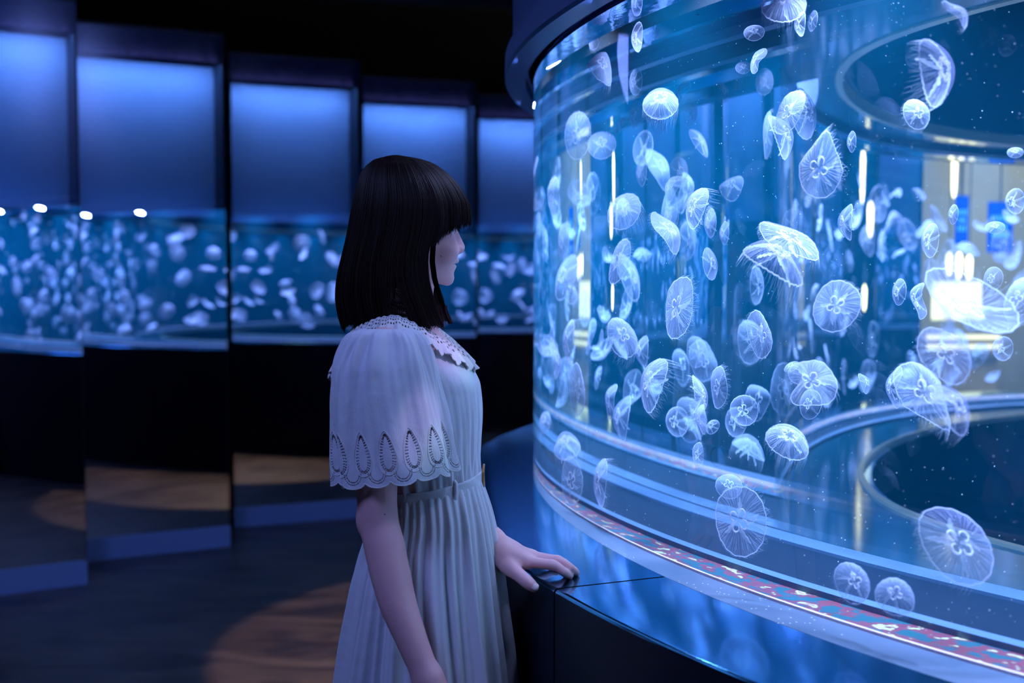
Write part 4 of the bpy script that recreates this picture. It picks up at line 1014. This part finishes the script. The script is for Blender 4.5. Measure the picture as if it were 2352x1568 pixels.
# belt, loops, buckle
def belt_spec(r): 
    a, b_, c_, _ = bod_spec(1100); return a - 3, b_ + 4, c_ + 0.004, 0.0165
G = ring_rows(np.linspace(1099, 1130, 8), belt_spec, 240, lambda t, r: 0.0006 * np.sin(t * 9 + r / 5) + 0 * t)
grid_obj('belt', G, M_CLOTH, DRESS, thick=0.003)
def belt_pt(t, r, out=0.004):
    a, b_, c_, tl = belt_spec(r); return np.array([hx((a + b_) / 2) + ((b_ - a) / 2 / PXM + out) * math.cos(t), WY - (c_ + out) * math.sin(t), hz(r) + tl * math.cos(t)])
for t0 in (1.02,):
    b = MB(); b.tube([belt_pt(t0, 1090, 0.002), belt_pt(t0 - 0.01, 1096, 0.006), belt_pt(t0, 1114, 0.0075), belt_pt(t0 + 0.02, 1133, 0.006), belt_pt(t0 + 0.03, 1142, 0.001)], [0.0028, 0.0036, 0.0036, 0.0036, 0.003], 8)
    o = pchild('belt_loop', b.v, b.f, M_CLOTH, DRESS); 
M_BRASS = pbr('brass buckle', (0.50, 0.24, 0.10), 0.3, 0.9)
b = MB(); p = [belt_pt(0.16 * math.cos(a), 1113 + 24 * math.sin(a), 0.005) for a in np.linspace(0, 2 * PI, 25)]; b.tube(p, 0.0022, 8, False)
o = pchild('belt_buckle', b.v, b.f, M_BRASS, DRESS); 
for dt in (0.42, 0.62, 0.80):
    b = MB(); p = [belt_pt(dt + 0.008 * math.cos(a), 1113 + 2.6 * math.sin(a), 0.0022) for a in np.linspace(0, 2 * PI, 13)]; b.tube(p, 0.0006, 5, False); pchild('belt_eyelet', b.v, b.f, M_BRASS, DRESS)
# sleeves with eyelet holes and a scalloped hem
def eyelets():
    """hole centres (u in cm along the hem, v in cm above the scallop's low line) and radii"""
    H = []; P_ = 4.25
    for k in range(-8, 9):
        c = k * P_
        for a in np.linspace(0, 2 * PI, 36, endpoint=False):        # double ring in a drop shape
            for q, rr_ in ((1.0, 0.125), (0.74, 0.115)):
                x = math.sin(a) * 1.12 * q * (1 - 0.36 * math.cos(a)) ; y = 5.3 + math.cos(a) * 2.9 * (0.7 + 0.3 * q); H.append((c + x, y, rr_))
        for a in np.linspace(PI * 1.0, PI * 2.0, 17):             # arc in every scallop, between the drops
            for q, rr_ in ((1.08, 0.11), (0.82, 0.10)): H.append((c + P_ / 2 + math.cos(a) * q * 1.35, 2.2 + math.sin(a) * q * 1.45, rr_))
    return H
EY = eyelets()
def sleeve(sg, name):
    ncol, nrow = 760, 330; s_ = np.linspace(0, 1, nrow); th_ = np.linspace(0, 2 * PI, ncol, endpoint=False)
    # centre line and half sizes of the near sleeve in the picture, at distance YC
    YC = 1.895; pm = FPX / YC
    rowc = I(s_, [0, 0.06, 0.15, 0.3, 0.5, 0.75, 1], [754, 764, 790, 845, 925, 1015, 1096])
    xb = I(s_, [0, 0.06, 0.15, 0.3, 0.5, 0.75, 1], [838, 806, 788, 768, 762, 767, 774]); xf = I(s_, [0, 0.06, 0.15, 0.3, 0.5, 0.75, 1], [940, 962, 980, 998, 1016, 1034, 1050])
    dy = I(s_, [0, 0.06, 0.15, 0.3, 0.6, 1], [0.030, 0.044, 0.056, 0.072, 0.080, 0.086])
    Sx = np.sign(np.cos(th_)) * np.abs(np.cos(th_)) ** 0.92; Sy = np.sign(np.sin(th_)) * np.abs(np.sin(th_)) ** 0.92
    # folds: gathers at the shoulder, waves at the hem
    u = th_[None, :]; ss = s_[:, None]
    f = 0.0046 * np.exp(-((ss - 0.16) / 0.14) ** 2) * np.sin(u * 14 + 3.5 * np.sin(u * 2 + 1) + 1.5 * ss) + 0.0007 * np.sin(u * 41 + 4 * np.sin(2 * u) + 5 * ss) * (1 - ss) + 0.0042 * np.clip(ss * 1.4, 0, 1) * np.sin(u * 8 + 0.9 + 1.2 * ss) + 0.0042 * ss ** 2 * np.sin(u * 10 + 2.0 + 0.8 * np.sin(3 * u)) \
        + 0.0016 * np.sin(u * 13 - 7 * ss)
    G = np.zeros((nrow, ncol, 3)); cx = (xb + xf) / 2; ha = (xf - xb) / 2 / pm
    tilt = I(s_, [0, 0.3, 1], [0.0, 0.006, 0.012])
    for i in range(nrow):
        c = W(cx[i], rowc[i], YC); 
        G[i, :, 0] = c[0] + (ha[i] + f[i]) * Sx; y = -(dy[i] + f[i]) * Sy; G[i, :, 1] = c[1] + y; G[i, :, 2] = c[2] + tilt[i] * np.cos(th_)
    # arc length along the hem, in cm
    hem = G[-1]; dl = np.linalg.norm(np.roll(hem, -1, 0) - hem, axis=1) * 100; U = np.concatenate([[0], np.cumsum(dl)[:-1]]); tot = dl.sum(); per = tot / round(tot / 4.25); U = U * 4.25 / per; U = U - U[ncol // 4]
    rl = np.linalg.norm(np.diff(G[:, ncol // 4], axis=0), axis=1); V = (np.concatenate([[0], np.cumsum(rl)])); V = (V[-1] - V) * 100 
    Uf = U[None, :] + 0 * V[:, None]; Vf = V[:, None] + 0 * Uf; dcol = (U[1] - U[0]) / 2
    uc = Uf[:-1] + dcol; vc = (Vf[:-1] + Vf[1:]) / 2
    half = 4.25 / 2        # distance from the middle of a scallop
    ph = ((uc - 4.25 / 2 + half) % 4.25) - half
    low = 0.05 + 1.05 * (1 - np.sqrt(np.clip(1 - (ph / (half * 1.02)) ** 2, 0, 1)))
    keep = vc > low
    for (x, y, r) in EY:
        for xo in (x,):
            j0, j1 = np.searchsorted(U, xo - r - 0.12), np.searchsorted(U, xo + r + 0.12)
            if j1 <= j0: continue
            m = (uc[:, j0:j1] - xo) ** 2 + (vc[:, j0:j1] - y) ** 2 < r * r; kk = keep[:, j0:j1]; kk[m] = False
    if sg > 0: G[:, :, 1] = 2 * WY - G[:, :, 1]
    grid_obj(name, G, M_CLOTH, DRESS, keep=keep, thick=0.0009)
    # embroidered cords round the drops
    b = MB()
    for k in range(-4, 5):
        pts = []
        for a in np.linspace(0, 2 * PI, 60):
            x = k * 4.25 + math.sin(a) * 1.50 * (1 - 0.36 * math.cos(a)); y = 5.35 + math.cos(a) * 3.5
            j = int(np.clip(np.searchsorted(U, x), 0, ncol - 1)); i = int(np.clip(np.searchsorted(-V, -y), 0, nrow - 1)); 
            nrm = np.array([math.cos(th_[j]), -math.sin(th_[j]) * (1 if sg < 0 else -1), 0]); pts.append(G[i, j] + nrm * 0.0008)
        pts2 = [np.mean(pts[max(0, q - 1):q + 2], axis=0) for q in range(len(pts))]
        b.tube(pts2, 0.0006, 5, False)
    # hem cord following the scallops
    pts = []
    for j in range(0, ncol + 1, 2):
        jj = j % ncol; p_ = ((U[jj] - 4.25 / 2 + half) % 4.25) - half; y = 0.05 + 1.05 * (1 - math.sqrt(max(0, 1 - (p_ / (half * 1.02)) ** 2))); i = int(np.clip(np.searchsorted(-V, -y), 0, nrow - 1)); pts.append(G[i, jj])
    b.tube(pts, 0.0011, 6, False)
    pchild('embroidery', b.v, b.f, M_LACE, DRESS)
sleeve(-1, 'sleeve'); sleeve(1, 'sleeve')
# lace collar: a wide yoke round the neck with open-work and a toothed ruffle
def collar():
    ncol, nrow = 900, 90; th_ = np.linspace(0, 2 * PI, ncol, endpoint=False); s_ = np.linspace(0, 1, nrow); G = np.zeros((nrow, ncol, 3))
    c = np.cos(th_); sn = np.sin(th_)
    # inner edge (neckline) and outer edge, in metres
    fr = np.clip(c, 0, 1)
    in_x = hx(918) + np.where(c > 0, 0.068, 0.055) * c; in_y = 0.062 * sn; in_z = 1.338 - 0.046 * fr ** 1.4
    out_x = hx(922) + np.where(c > 0, 0.131, 0.124) * c; out_y = 0.158 * sn; out_z = 1.311 - 0.072 * fr ** 1.5 - 0.088 * np.clip(-c, 0, 1) ** 1.7
    for i, s in enumerate(s_):
        lift = 0.010 * math.sin(PI * s); ruf = 0.0035 * s ** 4 * np.sin(th_ * 26 + np.sin(th_ * 5)) + 0.0015 * s * np.sin(th_ * 47)
        G[i, :, 0] = in_x + (out_x - in_x) * s ; G[i, :, 1] = WY - (in_y + (out_y - in_y) * s); G[i, :, 2] = in_z + (out_z - in_z) * s ** 1.25 + lift + ruf
        G[i, :, 0] += ruf * c; G[i, :, 1] -= ruf * sn
    tm, sm_ = (th_ + PI / ncol)[None, :], ((s_[:-1] + s_[1:]) / 2)[:, None]
    keep = np.ones((nrow - 1, ncol), bool)
    for r0, n_, w_, h_, off in ((0.16, 110, 0.30, 0.028, 0), (0.27, 120, 0.30, 0.028, .5), (0.38, 130, 0.32, 0.026, 0), (0.52, 140, 0.30, 0.03, .3), (0.62, 150, 0.32, 0.026, .7), (0.74, 150, 0.3, 0.03, 0.1)):
        p = ((tm * n_ / (2 * PI) + off) % 1) - 0.5; keep &= ~((p / w_) ** 2 + ((sm_ - r0 - 0.012 * np.sin(tm * 11)) / h_) ** 2 < 1)
    p = ((tm * 64 / (2 * PI)) % 1) - 0.5; keep &= sm_ < 1 - 0.05 * (1 - np.sqrt(np.clip(1 - (2 * p) ** 2, 0, 1)))
    grid_obj('lace_collar', G, M_LACE, DRESS, keep=keep, thick=0.0014)
collar()
# shoes
for sg in (-1, 1):
    b = MB(); vs = []
    for i in range(14):
        t = i / 13; x = -0.085 + 0.235 * t; wd = 0.036 * math.sqrt(max(0.02, 1 - (2 * t - 1) ** 4)) * (0.8 + 0.25 * t); h = 0.075 - 0.045 * t
        vs.append([(x, wd * math.cos(a), max(0.0, h * 0.5 + h * 0.5 * math.sin(a))) for a in np.linspace(0, 2 * PI, 14, endpoint=False)])
    fl = [q for r in vs for q in r]; fs = [(i * 14 + j, i * 14 + (j + 1) % 14, (i + 1) * 14 + (j + 1) % 14, (i + 1) * 14 + j) for i in range(13) for j in range(14)]; fs += [tuple(range(14)), tuple(13 * 14 + j for j in range(14))]
    pchild('shoe', np.array(fl) + [tx(960), WY + sg * 0.075, 0.001], fs, M_BLACK)

# tiny drifting specks in the water
sp = MB(); rs = np.random.default_rng(3)
for k in range(1100):
    px, py = rs.uniform(1300, 2351), rs.uniform(1, 1460) 
    h_, d_, tm_ = water_path(px, py); t = rs.uniform(0.03, max(0.05, min(tm_, 0.6) - 0.03)); P = h_ + d_ * t; r = 0.00045 + 0.0009 * rs.random() ** 3
    sp.add([P + [r, 0, 0], P - [r, 0, 0], P + [0, r, 0], P - [0, r, 0], P + [0, 0, r], P - [0, 0, r]], [(0, 2, 4), (2, 1, 4), (1, 3, 4), (3, 0, 4), (2, 0, 5), (1, 2, 5), (3, 1, 5), (0, 3, 5)])
sp.v = [(v[0] - TC[0], v[1] - TC[1], v[2]) for v in sp.v]
o = sp.build('drifting_specks', pbr('pale speck', (0.9, 0.85, 0.85), 0.6), AQ, True); o['kind'] = 'stuff'; o['label'] = 'tiny white specks drifting in the water'
